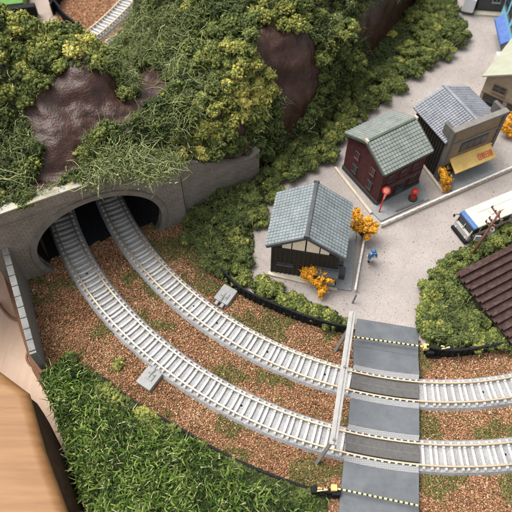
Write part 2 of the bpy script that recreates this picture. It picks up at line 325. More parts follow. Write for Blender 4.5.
def strands(P, L, wd, lift=.35, seg=4, curl=.9):                  # thin curling ribbons-with-volume (3 sided)
    n = len(P); th = rng.uniform(0, 2 * np.pi, n); el = rng.uniform(-.15, lift * 2.2, n)
    d = np.stack([np.cos(th) * np.cos(el), np.sin(th) * np.cos(el), np.sin(el)], 1)
    pts = [P]; cur = P
    for i in range(seg):
        d = d + rng.normal(size=(n, 3)) * curl * .45; d[:, 2] -= .12; d /= np.linalg.norm(d, axis=1)[:, None]
        cur = cur + d * (np.asarray(L) / seg).reshape(-1, 1); pts.append(cur)
    pts = np.stack(pts, 1)                                       # n, seg+1, 3
    ax = rng.normal(size=(n, 3)); ax /= np.linalg.norm(ax, axis=1)[:, None]
    ay = np.cross(ax, d); ay /= (np.linalg.norm(ay, axis=1)[:, None] + 1e-6)
    taper = np.linspace(1, .35, seg + 1)
    V = []
    for k in range(3):
        t = 2 * np.pi * k / 3; o = (ax * math.cos(t) + ay * math.sin(t)) * wd
        V.append(pts + o[:, None] * taper[None, :, None])
    V = np.stack(V, 2).reshape(n, -1, 3); m = (seg + 1) * 3; f = []
    for i in range(seg):
        for k in range(3): f.append((i * 3 + k, i * 3 + (k + 1) % 3, (i + 1) * 3 + (k + 1) % 3, (i + 1) * 3 + k))
    F = (np.array(f)[None] + (np.arange(n) * m)[:, None, None]).reshape(-1, 4)
    return V.reshape(-1, 3), F, m
def quad_blades(P, L, wd, lo=.2, hi=1.2, seg=3, bend=.5):       # flat bent grass blades
    n = len(P); th = rng.uniform(0, 2 * np.pi, n); el = rng.uniform(lo, hi, n)
    d = np.stack([np.cos(th) * np.cos(el), np.sin(th) * np.cos(el), np.sin(el)], 1)
    tw = rng.uniform(-1, 1, n)[:, None]; sd_ = np.stack([-np.sin(th), np.cos(th), tw[:, 0]], 1); sd_ /= np.linalg.norm(sd_, axis=1)[:, None]
    cur = P; rows = []; W = np.asarray(wd).reshape(-1, 1) * np.ones((n, 1))
    tp = [1, .95, .7, .12] if seg == 3 else np.linspace(1, .1, seg + 1)
    for i in range(seg + 1):
        rows.append(cur - sd_ * W * tp[i] / 2); rows.append(cur + sd_ * W * tp[i] / 2)
        d = d + rng.normal(size=(n, 3)) * .32; d[:, 2] -= bend * .35; d /= np.linalg.norm(d, axis=1)[:, None]
        cur = cur + d * (np.asarray(L) / seg).reshape(-1, 1)
    V = np.stack(rows, 1); m = 2 * (seg + 1); f = [(2 * i, 2 * i + 1, 2 * i + 3, 2 * i + 2) for i in range(seg)]
    F = (np.array(f)[None] + (np.arange(n) * m)[:, None, None]).reshape(-1, 4)
    return V.reshape(-1, 3), F, m
def merge(parts):                                                  # [(V,F,tint)] with equal face size
    V = []; F = []; T = []; o = 0
    for v, f, t in parts: V.append(v); F.append(f + o); T.append(t); o += len(v)
    return np.concatenate(V), np.concatenate(F), np.concatenate(T)

# ------------------------------------------------------------------ the two curved tracks: centre lines from the rails seen in the photograph
ZR = .40                                      # top of rail
_Ao = [(55.5,230),(65,255),(73.75,275),(85,290),(95,302.5),(110,320),(135,345),(160,362.5),(180,378.8),(205,393.8),(225,407.5),(250,420),(275,430),(300,437.5),(325,444.5),(384,457.5),(419,463.8),(459,465),(511.5,462.5)]
_Ai = [(71.25,217.5),(80,238.8),(95,266),(112.5,290),(132.5,312.5),(140,322.5),(165,345),(190,362.5),(207.5,373.8),(225,387.5),(250,400),(285,416),(325,427.5),(384,440),(419,443.8),(459,446),(511.5,443.8)]
_Bo = [(101,205),(112.5,230),(127.5,252.5),(145,272.5),(160,285),(185,307.5),(207.5,325.5),(235,342.5),(250,348.8),(275,362.5),(300,373.8),(337.5,385),(384,393.8),(419,398.8),(449,401),(484,399.5),(511.5,396)]
_Bi = [(121,197.5),(132.5,222.5),(147.5,242.5),(167.5,265),(185,288.8),(210,307.5),(235,325),(260,337.5),(275,345),(310,360),(340,368.8),(384,379.5),(419,383.8),(459,384.5),(511.5,377.5)]
CX, CY = 9.2, 29.5; GA = .94
def fit_track(outer, inner):
    P = [(at(*p, ZR), -GA / 2) for p in outer] + [(at(*p, ZR), GA / 2) for p in inner]
    th = np.array([math.atan2(p.y - CY, p.x - CX) for p, _ in P]); th = np.where(th > 0, th - 2 * np.pi, th)
    r = np.array([math.hypot(p.y - CY, p.x - CX) + o for p, o in P])
    return np.polyfit(th, r, 4), th.min(), th.max()
def mk_line(fit, step=.12, pre=5.0, post=4.0):
    c, t0, t1 = fit; out = []; th = t0
    while th < t1:
        r = np.polyval(c, th); out.append(Vector((CX + r * math.cos(th), CY + r * math.sin(th), 0))); th += step / r
    def extend(a, b, dist, curve):
        d = (a - b).normalized(); res = []; p = a.copy(); n = int(dist / step)
        for i in range(n):
            d = Matrix.Rotation(curve * step, 3, 'Z') @ d; p = p + d * step; res.append(p.copy())
        return res
    return extend(out[0], out[2], pre, -1 / 24)[::-1] + out + extend(out[-1], out[-3], post, 1 / 22)
LA = mk_line(fit_track(_Ao, _Ai)); LB = mk_line(fit_track(_Bo, _Bi))
def tang(line, i):
    d = line[min(i + 1, len(line) - 1)] - line[max(i - 1, 0)]; return d.normalized()
def offset(line, o, z=0):
    return [p + Vector((tang(line, i).y, -tang(line, i).x, 0)) * o + Vector((0, 0, z)) for i, p in enumerate(line)]
LAn = np.array([p[:2] for p in LA]); LBn = np.array([p[:2] for p in LB])
def dist_line(P, Ln):
    P = np.asarray(P)[:, :2]; out = np.empty(len(P))
    for i in range(0, len(P), 4000):
        out[i:i + 4000] = np.sqrt(((P[i:i + 4000, None] - Ln[None]) ** 2).sum(2).min(1))
    return out

# ------------------------------------------------------------------ setting: table, baseboard, ground, town ground
ZT = .16                                      # town ground level
mb = MB(); mb.box(-60, 60, -30, 90, -2.4, -2.2); struct(mb.build('tabletop', M['table']))
EDGE = [(-30, 45), (-14.3, 18.5), (-10.9, 11.5), (-9.0, 8.9), (-7.1, 5.0), (-5.6, 1.0)]
poly = [(-5.6, 1.0), (26, 1.0), (30, 60), (-30, 60)] + EDGE[:-1]
mb = MB(); mb.prism(poly, -2.19, -.02); struct(mb.build('baseboard', M['cork']))
mb = MB(); mb.add([(x, y, 0) for x, y in poly], [tuple(range(len(poly)))]); struct(mb.build('ballast_ground', M['ballast']))
FN1 = [at(*p) for p in [(222, 276), (235, 290), (247, 298.5), (262, 305.5), (281, 313.5), (300, 321), (322, 328), (347, 333.5)]]
FN2 = [at(*p) for p in [(424, 353), (437, 356), (452, 357), (475, 354), (495, 350), (515, 346), (540, 342)]]
FN3 = [at(*p) for p in [(104, 379), (118, 392), (135, 404), (155, 416), (180, 430), (200, 442), (225, 456), (250, 468), (275, 478), (300, 487), (322, 493)]]
FN4 = [at(*p) for p in [(428, 519), (470, 520), (540, 518)]]
TOWN = [(p.x, p.y) for p in FN1] + [tuple(at(352, 330)[:2]), tuple(at(420, 342)[:2])] + [(p.x, p.y) for p in FN2] + [(30, 14), (30, 58), (12, 58), (4, 34), (-.5, 25), (-3.2, 21.5)]
mb = MB(); mb.prism(TOWN, -.01, ZT); struct(mb.build('road', M['road']))
GR = [(p.x, p.y) for p in FN3] + [tuple(at(326, 497)[:2]), (2.6, 1.0), (-5.7, 1.0), (-7.2, 5.0), (-9.1, 8.9), (-10.3, 11.1), (-9.3, 12.0), tuple(at(75, 366)[:2])]
def ground_z_grass(x, y): return .12 + .10 * np.sin(x * 1.3 + 1) * np.cos(y * 1.1)
mb = MB(); mb.prism(GR, -.01, .12); struct(mb.build('grass_bank_ground', M['soil']))

# loose ballast grains
n = 330000
P = np.stack([rng.uniform(-13.5, 15, n), rng.uniform(3.6, 22.5, n), np.zeros(n)], 1)
px, py = pix(P)
k = (px > -12) & (px < 524) & (py < 524) & (P[:, 1] < 17.16 + (P[:, 0] + 10.98) * .48 + .1 + np.where(P[:, 0] > -11.3, .7, 0) * (P[:, 0] < -5) + .25 * fnoise(P, 2.5, 1)) & ~inpoly(P[:, 0], P[:, 1], TOWN) & ~inpoly(P[:, 0], P[:, 1], GR) & inpoly(P[:, 0], P[:, 1], poly) & (P[:, 0] > -12.2 + (16.7 - P[:, 1]) * .397)
P = P[k]; dA = dist_line(P, LAn); dB = dist_line(P, LBn); k = (dA > .79) & (dB > .79); P = P[k]
P = P[rng.random(len(P)) < 1]
r = rng.uniform(.017, .048, len(P)) * np.where(rng.random(len(P)) < .04, 1.4, 1); P[:, 2] = rng.uniform(0, .05, len(P)) + .02 * fnoise(P, 1.5)
V, F, kk = pieces(P, r, (OCT, OCTF), .5)
tn = np.clip(.48 + .28 * rng.normal(size=len(P)) + .14 * fnoise(P, .9, 1), 0, 1)
struct(bulk('ballast_grains', V, F, M['grain'], np.repeat(tn, kk)), 'stuff')
tag(bpy.data.objects['ballast_grains'], 'rusty brown loose ballast grains spread between and beside the tracks', 'ballast')
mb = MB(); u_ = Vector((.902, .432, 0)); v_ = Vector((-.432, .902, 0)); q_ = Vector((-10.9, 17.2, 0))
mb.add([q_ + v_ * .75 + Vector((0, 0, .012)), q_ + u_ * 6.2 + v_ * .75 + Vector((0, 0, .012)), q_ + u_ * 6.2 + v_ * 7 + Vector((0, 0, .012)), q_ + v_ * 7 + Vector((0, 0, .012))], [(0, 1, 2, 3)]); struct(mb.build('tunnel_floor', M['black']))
B_ = np.stack([rng.uniform(-19, -3, 60000), rng.uniform(33, 44, 60000), np.full(60000, .02)], 1); bx_, by_ = pix(B_); B_ = B_[(bx_ > 50) & (bx_ < 215) & (by_ > -12)]
Vb, Fb, kb = pieces(B_, rng.uniform(.02, .06, len(B_)), (OCT, OCTF), .5)
tag(struct(bulk('far_ballast_grains', Vb, Fb, M['grain'], np.repeat(np.clip(.5 + .28 * rng.normal(size=len(B_)), 0, 1), kb)), 'stuff'), 'brown loose ballast behind the mountain ridge', 'ballast')
# thin green turf powder in patches between the tracks
mo = fnoise(P, 1.0, 2) + .35 * fnoise(P, 3.0, 3); qx, qy = pix(P)
for (x_, y_, r_, a_) in ((62, 300, 26, .7), (60, 335, 20, .6), (175, 240, 30, .6), (205, 265, 20, .6), (245, 445, 26, .6), (310, 470, 26, .7), (420, 365, 30, .7), (440, 425, 20, .4), (425, 490, 26, .8), (215, 400, 20, .3), (120, 320, 16, .4), (232, 318, 14, .5)):
    mo = mo + a_ * np.exp(-((qx - x_) ** 2 + (qy - y_) ** 2) / (r_ * r_))
gk = (mo > .5) & (rng.random(len(P)) < .6) | (rng.random(len(P)) < .05)
Q = np.repeat(P[gk], 3, 0) + rng.normal(size=(gk.sum() * 3, 3)) * [.05, .05, .012]; Q[:, 2] = np.abs(Q[:, 2]) + .03
k = (dist_line(Q, LAn) > .77) & (dist_line(Q, LBn) > .77); Q = Q[k]
V, F, kk = flakes(Q, .065); 
tag(struct(bulk('turf_powder', V, F, M['moss'], np.repeat(rng.random(len(Q)), kk)), 'stuff'), 'patches of green turf powder scattered over the brown ballast', 'ground cover')
# coarse grains on the town ground, sparse
n = 26000
P = np.stack([rng.uniform(-3, 20, n), rng.uniform(12, 44, n), np.full(n, ZT)], 1); px, py = pix(P)
k = (px < 520) & inpoly(P[:, 0], P[:, 1], TOWN); P = P[k]
V, F, kk = pieces(P, rng.uniform(.012, .03, len(P)), (OCT, OCTF), .4)
tag(struct(bulk('road_grit', V, F, M['gravel'], np.repeat(rng.random(len(P)), kk)), 'stuff'), 'fine pale pinkish grit over the village street', 'grit')

n = 1500; P = np.stack([rng.uniform(-3, 19, n), rng.uniform(12, 42, n), np.full(n, ZT + .015)], 1); px, py = pix(P); k = (px < 520) & inpoly(P[:, 0], P[:, 1], TOWN); P = P[k]
V, F, kk = flakes(P, .06)
tag(struct(bulk('stray_flock', V, F, M['moss'], np.repeat(rng.random(len(P)), kk)), 'stuff'), 'stray green and brown flock specks lying on the pale street', 'debris')
# ------------------------------------------------------------------ railway tracks
def railway(line, label, skip=None, i0=0, i1=None, group='curved double track'):
    i1 = i1 or len(line); line = line[i0:i1]
    t = thing('railway_track', label, 'railway track', line[len(line) // 2], 0, group)
    O = t.location.copy(); ln = [p - O for p in line]
    mb = MB(); mb.ribbon(ln, [(-.80, .0), (-.69, .2), (.69, .2), (.80, .0)]); mb.build('roadbed', M['bed'], t)
    for s_ in (-1, 1):
        mb = MB(); off = s_ * GA / 2; o = [p for p in offset(ln, off)]
        mb.ribbon(o, [(-.03, .27), (-.014, .29), (-.014, .36), (-.034, .375), (-.034, ZR), (.034, ZR), (.034, .375), (.014, .36), (.014, .29), (.03, .27)])
        mb.build('rail', M['rail'], t)
    # sleepers
    sm = MB(); sm.box(-.645, .645, -.062, .062, .19, .295, b=.015)
    for s_ in (-1, 1):
        for q in (-1, 1): sm.box(s_ * GA / 2 + q * .095 - .05, s_ * GA / 2 + q * .095 + .05, -.05, .05, .28, .345, b=.012)
    proto = None; acc = 0
    for i in range(1, len(ln)):
        acc += (ln[i] - ln[i - 1]).length
        if acc < .33: continue
        acc -= .33; wp = line[i]
        if skip and skip(wp): continue
        if proto is None: ob = sm.build('sleeper', M['sleeper'], t); proto = ob
        else: ob = proto.copy(); COL.objects.link(ob); ob.parent = t
        d = tang(ln, i); ob.location = ln[i]; ob.rotation_euler = (0, 0, math.atan2(d.y, d.x) - math.pi / 2)
    return t
CL0, CL1 = at(356.6, 319.6), at(338, 512); CR0, CR1 = at(417.8, 329.8), at(418.2, 512)
def xl(y): t = (y - CL0.y) / (CL1.y - CL0.y); return CL0.x + t * (CL1.x - CL0.x) + .0
def xr(y): t = (y - CR0.y) / (CR1.y - CR0.y); return CR0.x + t * (CR1.x - CR0.x)
incross = lambda p: xl(p.y) - .05 < p.x < xr(p.y) + .05
ta = railway(LA, 'outer white sleeper track curving from the tunnel left opening', incross)
tb = railway(LB, 'inner white sleeper track curving from the tunnel right opening', incross)
for t, line, spots in ((ta, LA, [(124, 340), (148, 360), (233, 423), (313, 433.5), (504, 454.5), (88, 273)]), (tb, LB, [(156, 269), (194, 305.5), (218, 323), (268, 351.5), (325.5, 374), (482, 391)])):
    for s_ in spots:
        p = at(s_[0], s_[1], .2); i = min(range(len(line)), key=lambda j: (line[j].xy - p.xy).length)
        mb = MB(); mb.tube([(0, 0, .19), (0, 0, .225)], .05, 10); ob = mb.build('screw_hole', M['black'], t); ob.location = line[i] - t.location
# tracks on the far side of the mountain
def arc(p0, p1, bulge=0.0, n=60):
    p0 = Vector(p0); p1 = Vector(p1); out = []; d = p1 - p0; nn = Vector((-d.y, d.x, 0)).normalized()
    for i in range(n): t = i / (n - 1); out.append(p0 + d * t + nn * bulge * 4 * t * (1 - t))
    return out
a0 = at(70, 50, .3); a1 = at(139, -14, .3); a0.z = a1.z = 0
railway(arc(a0, a1, -.4, 90), 'far track behind the mountain ridge, top left of the picture', group=None)
a0 = at(110, 45, .3); a1 = at(184, -14, .3); a0.z = a1.z = 0
railway(arc(a0, a1, -.4, 90), 'second far track behind the ridge, nearly hidden by greenery', group=None)

# connector boxes beside the tracks
def feeder(c, rz, label):
    t = thing('track_connector', label, 'track connector', (c.x, c.y, 0), rz, 'connector boxes beside the tracks')
    mb = MB(); mb.box(-.42, .42, -.5, .5, 0, .3, b=.03); mb.build('body', M['feeder'], t)
    mb = MB(); mb.box(-.22, .2, -.1, .3, .30, .345, b=.012); mb.box(-.16, .14, -.04, .24, .345, .36); mb.build('cover', M['feeder'], t)
    mb = MB(); mb.box(-.02, .02, -.02, .5, .362, .385); mb.box(-.18, .18, .18, .21, .362, .39); mb.build('switch_wire', M['taupe'], t)
    mb = MB(); mb.box(-.25, -.08, .5, .74, .03, .24, b=.02); mb.box(.08, .25, .5, .74, .03, .24, b=.02); mb.each('plug', M['feeder'], t)
feeder(at(150, 380), R(-33), 'grey square connector box below the outer track, near the grass')
feeder(at(226, 297), R(148), 'grey square connector box above the inner track, near the black fence')

# ------------------------------------------------------------------ level crossing
def cross_edge(line, off, z, n=22):            # the crossing's piece of a curve parallel to a track, left to right
    pts = offset(line, off); out = []
    for a, b in zip(pts[:-1], pts[1:]):
        for f in (0, .5):
            p = a.lerp(b, f)
            if xl(p.y) <= p.x <= xr(p.y): out.append(Vector((p.x, p.y, z)))
    return out
def plate(lo, hi, z0, zt_lo, zt_hi, name, m, parent):
    n = min(len(lo), len(hi)); q = 24
    def rs(l):
        res = []
        for i in range(q):
            t = i / (q - 1) * (len(l) - 1); j = min(int(t), len(l) - 2); res.append(l[j].lerp(l[j + 1], t - j))
        return res
    lo = rs(lo); hi = rs(hi); vs = []; fs = []
    for i in range(q): vs += [(lo[i].x, lo[i].y, z0), (lo[i].x, lo[i].y, zt_lo), (hi[i].x, hi[i].y, zt_hi), (hi[i].x, hi[i].y, z0)]
    for i in range(q - 1):
        for k in range(4): fs.append((i * 4 + k, i * 4 + (k + 1) % 4, i * 4 + 4 + (k + 1) % 4, i * 4 + 4 + k))
    fs += [(0, 1, 2, 3), ((q - 1) * 4 + 3, (q - 1) * 4 + 2, (q - 1) * 4 + 1, (q - 1) * 4)]
    mb = MB(); mb.add(vs, fs); return mb.build(name, m, parent, bevel=.015)
def straight(y, z=0): return [Vector((xl(y), y, z)), Vector((xr(y + .0), y, z))]
lc = thing('level_crossing', 'dark grey level crossing slabs carrying the road over both tracks', 'level crossing')
ZP = .37
E_ = cross_edge
def far_line(p, q): return [Vector((p[0], p[1], 0)), Vector((q[0], q[1], 0))]
n_edge = [at(356.6, 320), at(417.8, 330)]; crease = [at(353, 346, .3), at(418.3, 357, .3)]
plate(crease, n_edge, .05, .345, ZT + .03, 'road_slab', M['plate'], lc)
plate(E_(LB, -.85, 0), crease, .05, ZP, .346, 'road_slab', M['plate'], lc)
plate(E_(LB, -.56, 0), E_(LB, -.853, 0), .05, ZP, ZP + .004, 'tread_strip', M['strip'], lc)
plate(E_(LB, .36, 0), E_(LB, -.36, 0), .2, ZP - .01, ZP - .01, 'inner_plate', M['inner'], lc)
plate(E_(LB, .0, 0), E_(LB, -.03, 0), .2, ZP - .003, ZP - .003, 'centre_groove', M['taupe'], lc)
plate(E_(LB, .853, 0), E_(LB, .56, 0), .05, ZP + .004, ZP, 'tread_strip', M['strip'], lc)
plate(E_(LA, -.853, 0), E_(LB, .856, 0), .05, ZP, ZP, 'road_slab', M['plate'], lc)
plate(E_(LA, -.56, 0), E_(LA, -.85, 0), .05, ZP, ZP + .004, 'tread_strip', M['strip'], lc)
plate(E_(LA, .36, 0), E_(LA, -.36, 0), .2, ZP - .01, ZP - .01, 'inner_plate', M['inner'], lc)
plate(E_(LA, .0, 0), E_(LA, -.03, 0), .2, ZP - .003, ZP - .003, 'centre_groove', M['taupe'], lc)
plate(E_(LA, .853, 0), E_(LA, .56, 0), .05, ZP + .004, ZP, 'tread_strip', M['strip'], lc)
plate([Vector((xl(3), 3.0, 0)), Vector((xr(3), 3.0, 0))], E_(LA, .856, 0), .05, .2, ZP, 'road_slab', M['plate'], lc)
for ln_ in (LA, LB):                            # the little white chairs beside the rails inside the crossing
    for s_ in (-1, 1):
        pts = E_(ln_, s_ * (GA / 2 + .065), 0)[2::5]
        mb = MB()
        for p in pts: mb.box(p.x - .05, p.x + .05, p.y - .035, p.y + .035, .3, .40, b=.012)
        mb.each('rail_clip', M['sleeper'], lc)

def barrier(base, p_arm0, p_arm1, zarm, flip, label):
    t = thing('crossing_barrier', label, 'crossing barrier', base, 0, 'crossing barriers')
    O = Vector(base)
    f = flip
    mb = MB(); mb.box(-.6 * f if f > 0 else -.1, .1 if f > 0 else .6, -.2, .2, 0, .12, b=.02); mb.build('footing', M['black'], t)
    mb = MB(); mb.box(-.18, .18, -.16, .16, .1, .55, b=.03); mb.box(-.62 * f - .13, -.62 * f + .13, -.14, .14, .1, .48, b=.03); mb.bar((-.6 * f, 0, .3), (0, 0, .3), .1, .1); mb.build('motor_box', M['black'], t)
    a = Vector(p_arm0) - O; b = Vector(p_arm1) - O
    mb = MB(); mb.box(-.95 * f - .13, -.95 * f + .13, -.1, .22, .02, .7, b=.03); mb.build('relay_box', M['black'], t)
    mb = MB(); mb.box(a.x - .13, a.x + .13, a.y - .13, a.y + .13, a.z - .16, a.z + .12, b=.03); mb.build('pivot', M['yellow'], t)
    d_ = b - a; mb = MB(); mb.box(0, d_.length, -.036, .036, -.036, .036, b=.012); arm = mb.build('arm', M['striped'], t); arm.location = a; arm.rotation_euler = d_.to_track_quat('X', 'Z').to_euler()
    mb = MB(); mb.tube([(-.62 * f, 0, .1), (-.62 * f, 0, 1.0)], .035, 8); mb.build('mast', M['black'], t)
    mb = MB(); mb.bar((-.62 * f - .2, -.03, .72), (-.62 * f + .2, -.03, 1.0), .05, .08); mb.bar((-.62 * f - .2, .03, 1.0), (-.62 * f + .2, .03, .72), .05, .08)
    mb.each('cross_sign', M['stripeY'], t)
    mb = MB(); mb.tube([(-.62 * f - .16, -.02, .58), (-.62 * f - .16, .06, .58)], .06, 10); mb.tube([(-.62 * f + .16, -.02, .58), (-.62 * f + .16, .06, .58)], .06, 10); mb.each('lamp', M['red'], t)
a = at(334, 488, .62); b_ = at(420, 506, .62)
barrier((at(335, 494).x, at(335, 494).y, 0), a, b_, .62, 1, 'striped barrier across the road at the near end of the crossing')
a = at(426, 347, .62); b_ = at(354, 337, .62)
barrier((at(428, 355).x, at(428, 355).y, 0), a, b_, .62, -1, 'striped barrier across the road at the village end of the crossing')

# overhead gantry by the crossing
g0 = at(352.5, 312, 2.0); g1 = at(333, 445, 2.0)
t = thing('gantry', 'pale grey portal gantry spanning both tracks beside the crossing', 'gantry', (at(335, 351).x, at(335, 351).y, 0)); O = t.location.copy()
mb = MB(); mb.bar(g0 - O, g1 - O, .33, .12); mb.build('beam', M['gantry'], t, bevel=.02)
mb = MB(); mb.bar(g0 - O + Vector((0, 0, .09)), g1 - O + Vector((0, 0, .09)), .05, .05); mb.build('beam_rib', M['gantry'], t)
for (lx, ly), s_ in (((335.5, 351), .115), ((316, 464), .955)):
    f = at(lx, ly, 0) - O; tp = g0.lerp(g1, s_) - O
    mb = MB(); mb.bar(f, tp - Vector((0, 0, .06)), .15, .15); mb.build('post', M['taupe'], t, bevel=.015)
    mb = MB(); mb.bar(f.lerp(tp, .6), tp.lerp(g0.lerp(g1, .5) - O, .12), .05, .05); mb.build('brace', M['taupe'], t)
for s_ in (.45, .97):
    c = g0.lerp(g1, s_) - O; mb = MB(); mb.tube([c + Vector((.0, 0, .05)), c + Vector((0, 0, .17))], .06, 8); mb.build('insulator', M['taupe'], t)

# ------------------------------------------------------------------ fences
def resample(pts, step):
    out = [pts[0].copy()]; acc = 0
    for a, b in zip(pts[:-1], pts[1:]):
        L = (b - a).length; d = (b - a) / L; pos = step - acc
        while pos <= L: out.append(a + d * pos); pos += step
        acc = (acc + L) % step if True else 0
    return out
def smooth_line(pts, it=2):
    for _ in range(it):
        q = [pts[0]]
        for a, b in zip(pts[:-1], pts[1:]): q += [a.lerp(b, .25), a.lerp(b, .75)]
        q.append(pts[-1]); pts = q
    return pts
def black_fence(pts, label, h=.5, z=0.0, st=.3):
    pts = smooth_line([Vector((p[0], p[1], 0)) for p in pts]); ln = resample(pts, st)
    t = thing('low_fence', label, 'fence', (ln[len(ln) // 2].x, ln[len(ln) // 2].y, z), 0, 'low black fences')
    O = Vector((ln[len(ln) // 2].x, ln[len(ln) // 2].y, 0)); L0 = [p - O for p in pts]
    mb = MB(); mb.ribbon(L0, [(-.025, 0), (-.025, h - .05), (.025, h - .05), (.025, 0)]); mb.build('panel', M['black'], t)
    mb = MB(); mb.ribbon(L0, [(-.05, h - .05), (-.05, h), (.05, h), (.05, h - .05)]); mb.build('top_rail', M['black'], t)
    pm = MB(); pm.box(-.045, .045, -.065, .065, 0, h - .02); pr = None
    for i in range(len(ln)):
        d = ln[min(i + 1, len(ln) - 1)] - ln[max(i - 1, 0)]
        if pr is None: pr = pm.build('post', M['black'], t); o = pr
        else: o = pr.copy(); COL.objects.link(o); o.parent = t
        o.location = ln[i] - O; o.rotation_euler = (0, 0, math.atan2(d.y, d.x))
black_fence(FN1, 'low black fence curving below the timber house, left of the gantry', .78)
black_fence(FN2, 'low black fence along the bushes, right of the crossing', .8)
black_fence(FN3, 'long low black fence between the outer track and the long grass', .34)
black_fence([at(*p, 0) for p in [(52, 8), (60, 14), (66, 24), (78, 34)]], 'tall black lattice fence behind the mountain, top left', 1.0)
black_fence([at(*p, 0) for p in [(78, -14), (66, -4), (58, 6), (54, 16)]], 'short black lattice fence behind the far track, top left edge', 1.0)

def white_fence(a, b, label, z=ZT):
    a = Vector((a.x, a.y, 0)); b = Vector((b.x, b.y, 0)); t = thing('white_fence', label, 'fence', (a.x, a.y, z), 0, 'low white fences')
    d = b - a; L = d.length; u = d / L
    mb = MB(); mb.bar(Vector((0, 0, .06)), d + Vector((0, 0, .06)), .13, .10); mb.build('base_rail', M['curb'], t, bevel=.012)
    mb = MB(); mb.bar(Vector((0, 0, .30)), d + Vector((0, 0, .30)), .11, .07); mb.build('top_rail', M['white'], t, bevel=.012)
    n = max(2, int(L / .45)); pm = MB(); pm.box(-.055, .055, -.055, .055, 0, .36, b=.01); pr = None
    for i in range(n + 1):
        if pr is None: pr = pm.build('post', M['white'], t); o = pr
        else: o = pr.copy(); COL.objects.link(o); o.parent = t
        o.location = d * i / n; o.rotation_euler = (0, 0, math.atan2(d.y, d.x))
white_fence(at(381, 227, ZT), at(444, 199, ZT), 'low white fence in front of the red brick house')
white_fence(at(445.5, 198.5, ZT), at(511, 170, ZT), 'low white fence in front of the yellow awning shop')
white_fence(at(365, 234, ZT), at(359, 266, ZT), 'low white fence beside the timber house, nearer the yellow tree')
white_fence(at(358.6, 268, ZT), at(354.5, 292, ZT), 'low white fence beside the timber house, nearer the crossing')
mb = MB(); mb.tube([(0, 0, 0), (.1, .05, .8)], .05, 8); o = mb.build('fence_post', M['taupe'], None); o.location = at(352.5, 303, ZT); tag(o, 'short dark post between the white fence and the gantry', 'post')

# ------------------------------------------------------------------ tunnel portal and retaining walls
PA, PB = Vector((-10.98, 17.16, 0)), Vector((-5.5, 19.79, 0)); du = (PB - PA).normalized(); prz = math.atan2(du.y, du.x)
t = thing('tunnel_portal', 'wide grey stone block tunnel portal with a horseshoe opening over two tracks', 'tunnel portal', PA, prz)
cu, cz, ru, rt, rb = 3.12, 1.6, 3.36, 2.85, 3.2
arch = []
a_ = math.asin(-1.6 / 3.2)
for i in range(49):
    a = math.pi - a_ - (math.pi - 2 * a_) * i / 48
    sn = math.sin(a); arch.append((cu + ru * math.cos(a), cz + (rt if sn > 0 else rb) * sn))
arch[0] = (arch[0][0], -.05); arch[-1] = (arch[-1][0], -.05)
UL, UR = -2.2, 7.84
def topz(u): return 5.0 if u < 6.5 else 5.0 - (u - 6.5) * .36
TP = [(UL, 5.0), (6.5, 5.0), (UR, 4.52)]
def outer_pt(p):
    dx, dz = p[0] - cu, p[1] - cz
    best = 1e9
    for (x0, z0, x1, z1) in ((UL, -.05, UL, 5.0), (UL, 5.0, 6.5, 5.0), (6.5, 5.0, UR, 4.52), (UR, 4.52, UR, -.05), (UR, -.05, UL, -.05)):
        ex, ez = x1 - x0, z1 - z0; den = dx * ez - dz * ex
        if abs(den) < 1e-9: continue
        s_ = ((x0 - cu) * ez - (z0 - cz) * ex) / den; v = ((x0 - cu) * dz - (z0 - cz) * dx) / den
        if s_ > 0 and -1e-6 <= v <= 1 + 1e-6: best = min(best, s_)
    return (cu + dx * best, cz + dz * best)
out = [outer_pt(p) for p in arch]; out[0] = (UL, -.05); out[-1] = (UR, -.05)
# insert wall corners exactly
def nearest_set(c):
    j = min(range(len(out)), key=lambda i: (out[i][0] - c[0]) ** 2 + (out[i][1] - c[1]) ** 2); out[j] = c
nearest_set((UL, 5.0)); nearest_set((UR, 4.52)); nearest_set((6.5, 5.0))
N_ = len(arch); vs = []; fs = []
TH = .4
for y in (0, TH):
    vs += [(p[0], y, p[1]) for p in arch] + [(p[0], y, p[1]) for p in out]
for i in range(N_ - 1):
    fs.append((i, i + 1, N_ + i + 1, N_ + i)); q = 2 * N_; fs.append((q + i, q + N_ + i, q + N_ + i + 1, q + i + 1))
    fs.append((N_ + i, N_ + i + 1, q + N_ + i + 1, q + N_ + i)); fs.append((i, q + i, q + i + 1, i + 1))
mb = MB(); mb.add(vs, fs); mb.build('wall', M['wall'], t)
# raised ring of arch stones
vs = []; fs = []
for i, p in enumerate(arch):
    a = arch[max(i - 1, 0)]; b = arch[min(i + 1, N_ - 1)]; tx, tz = b[0] - a[0], b[1] - a[1]; L = math.hypot(tx, tz); nx, nz = -tz / L, tx / L
    vs += [(p[0], TH - .01, p[1]), (p[0], -.10, p[1]), (p[0] + nx * .30, -.10, p[1] + nz * .30), (p[0] + nx * .33, .01, p[1] + nz * .33)]
for i in range(N_ - 1):
    for k in range(3): fs.append((i * 4 + k, i * 4 + k + 1, i * 4 + 5 + k, i * 4 + 4 + k))
mb = MB(); mb.add(vs, fs); mb.build('arch_ring', M['wallplain'], t)
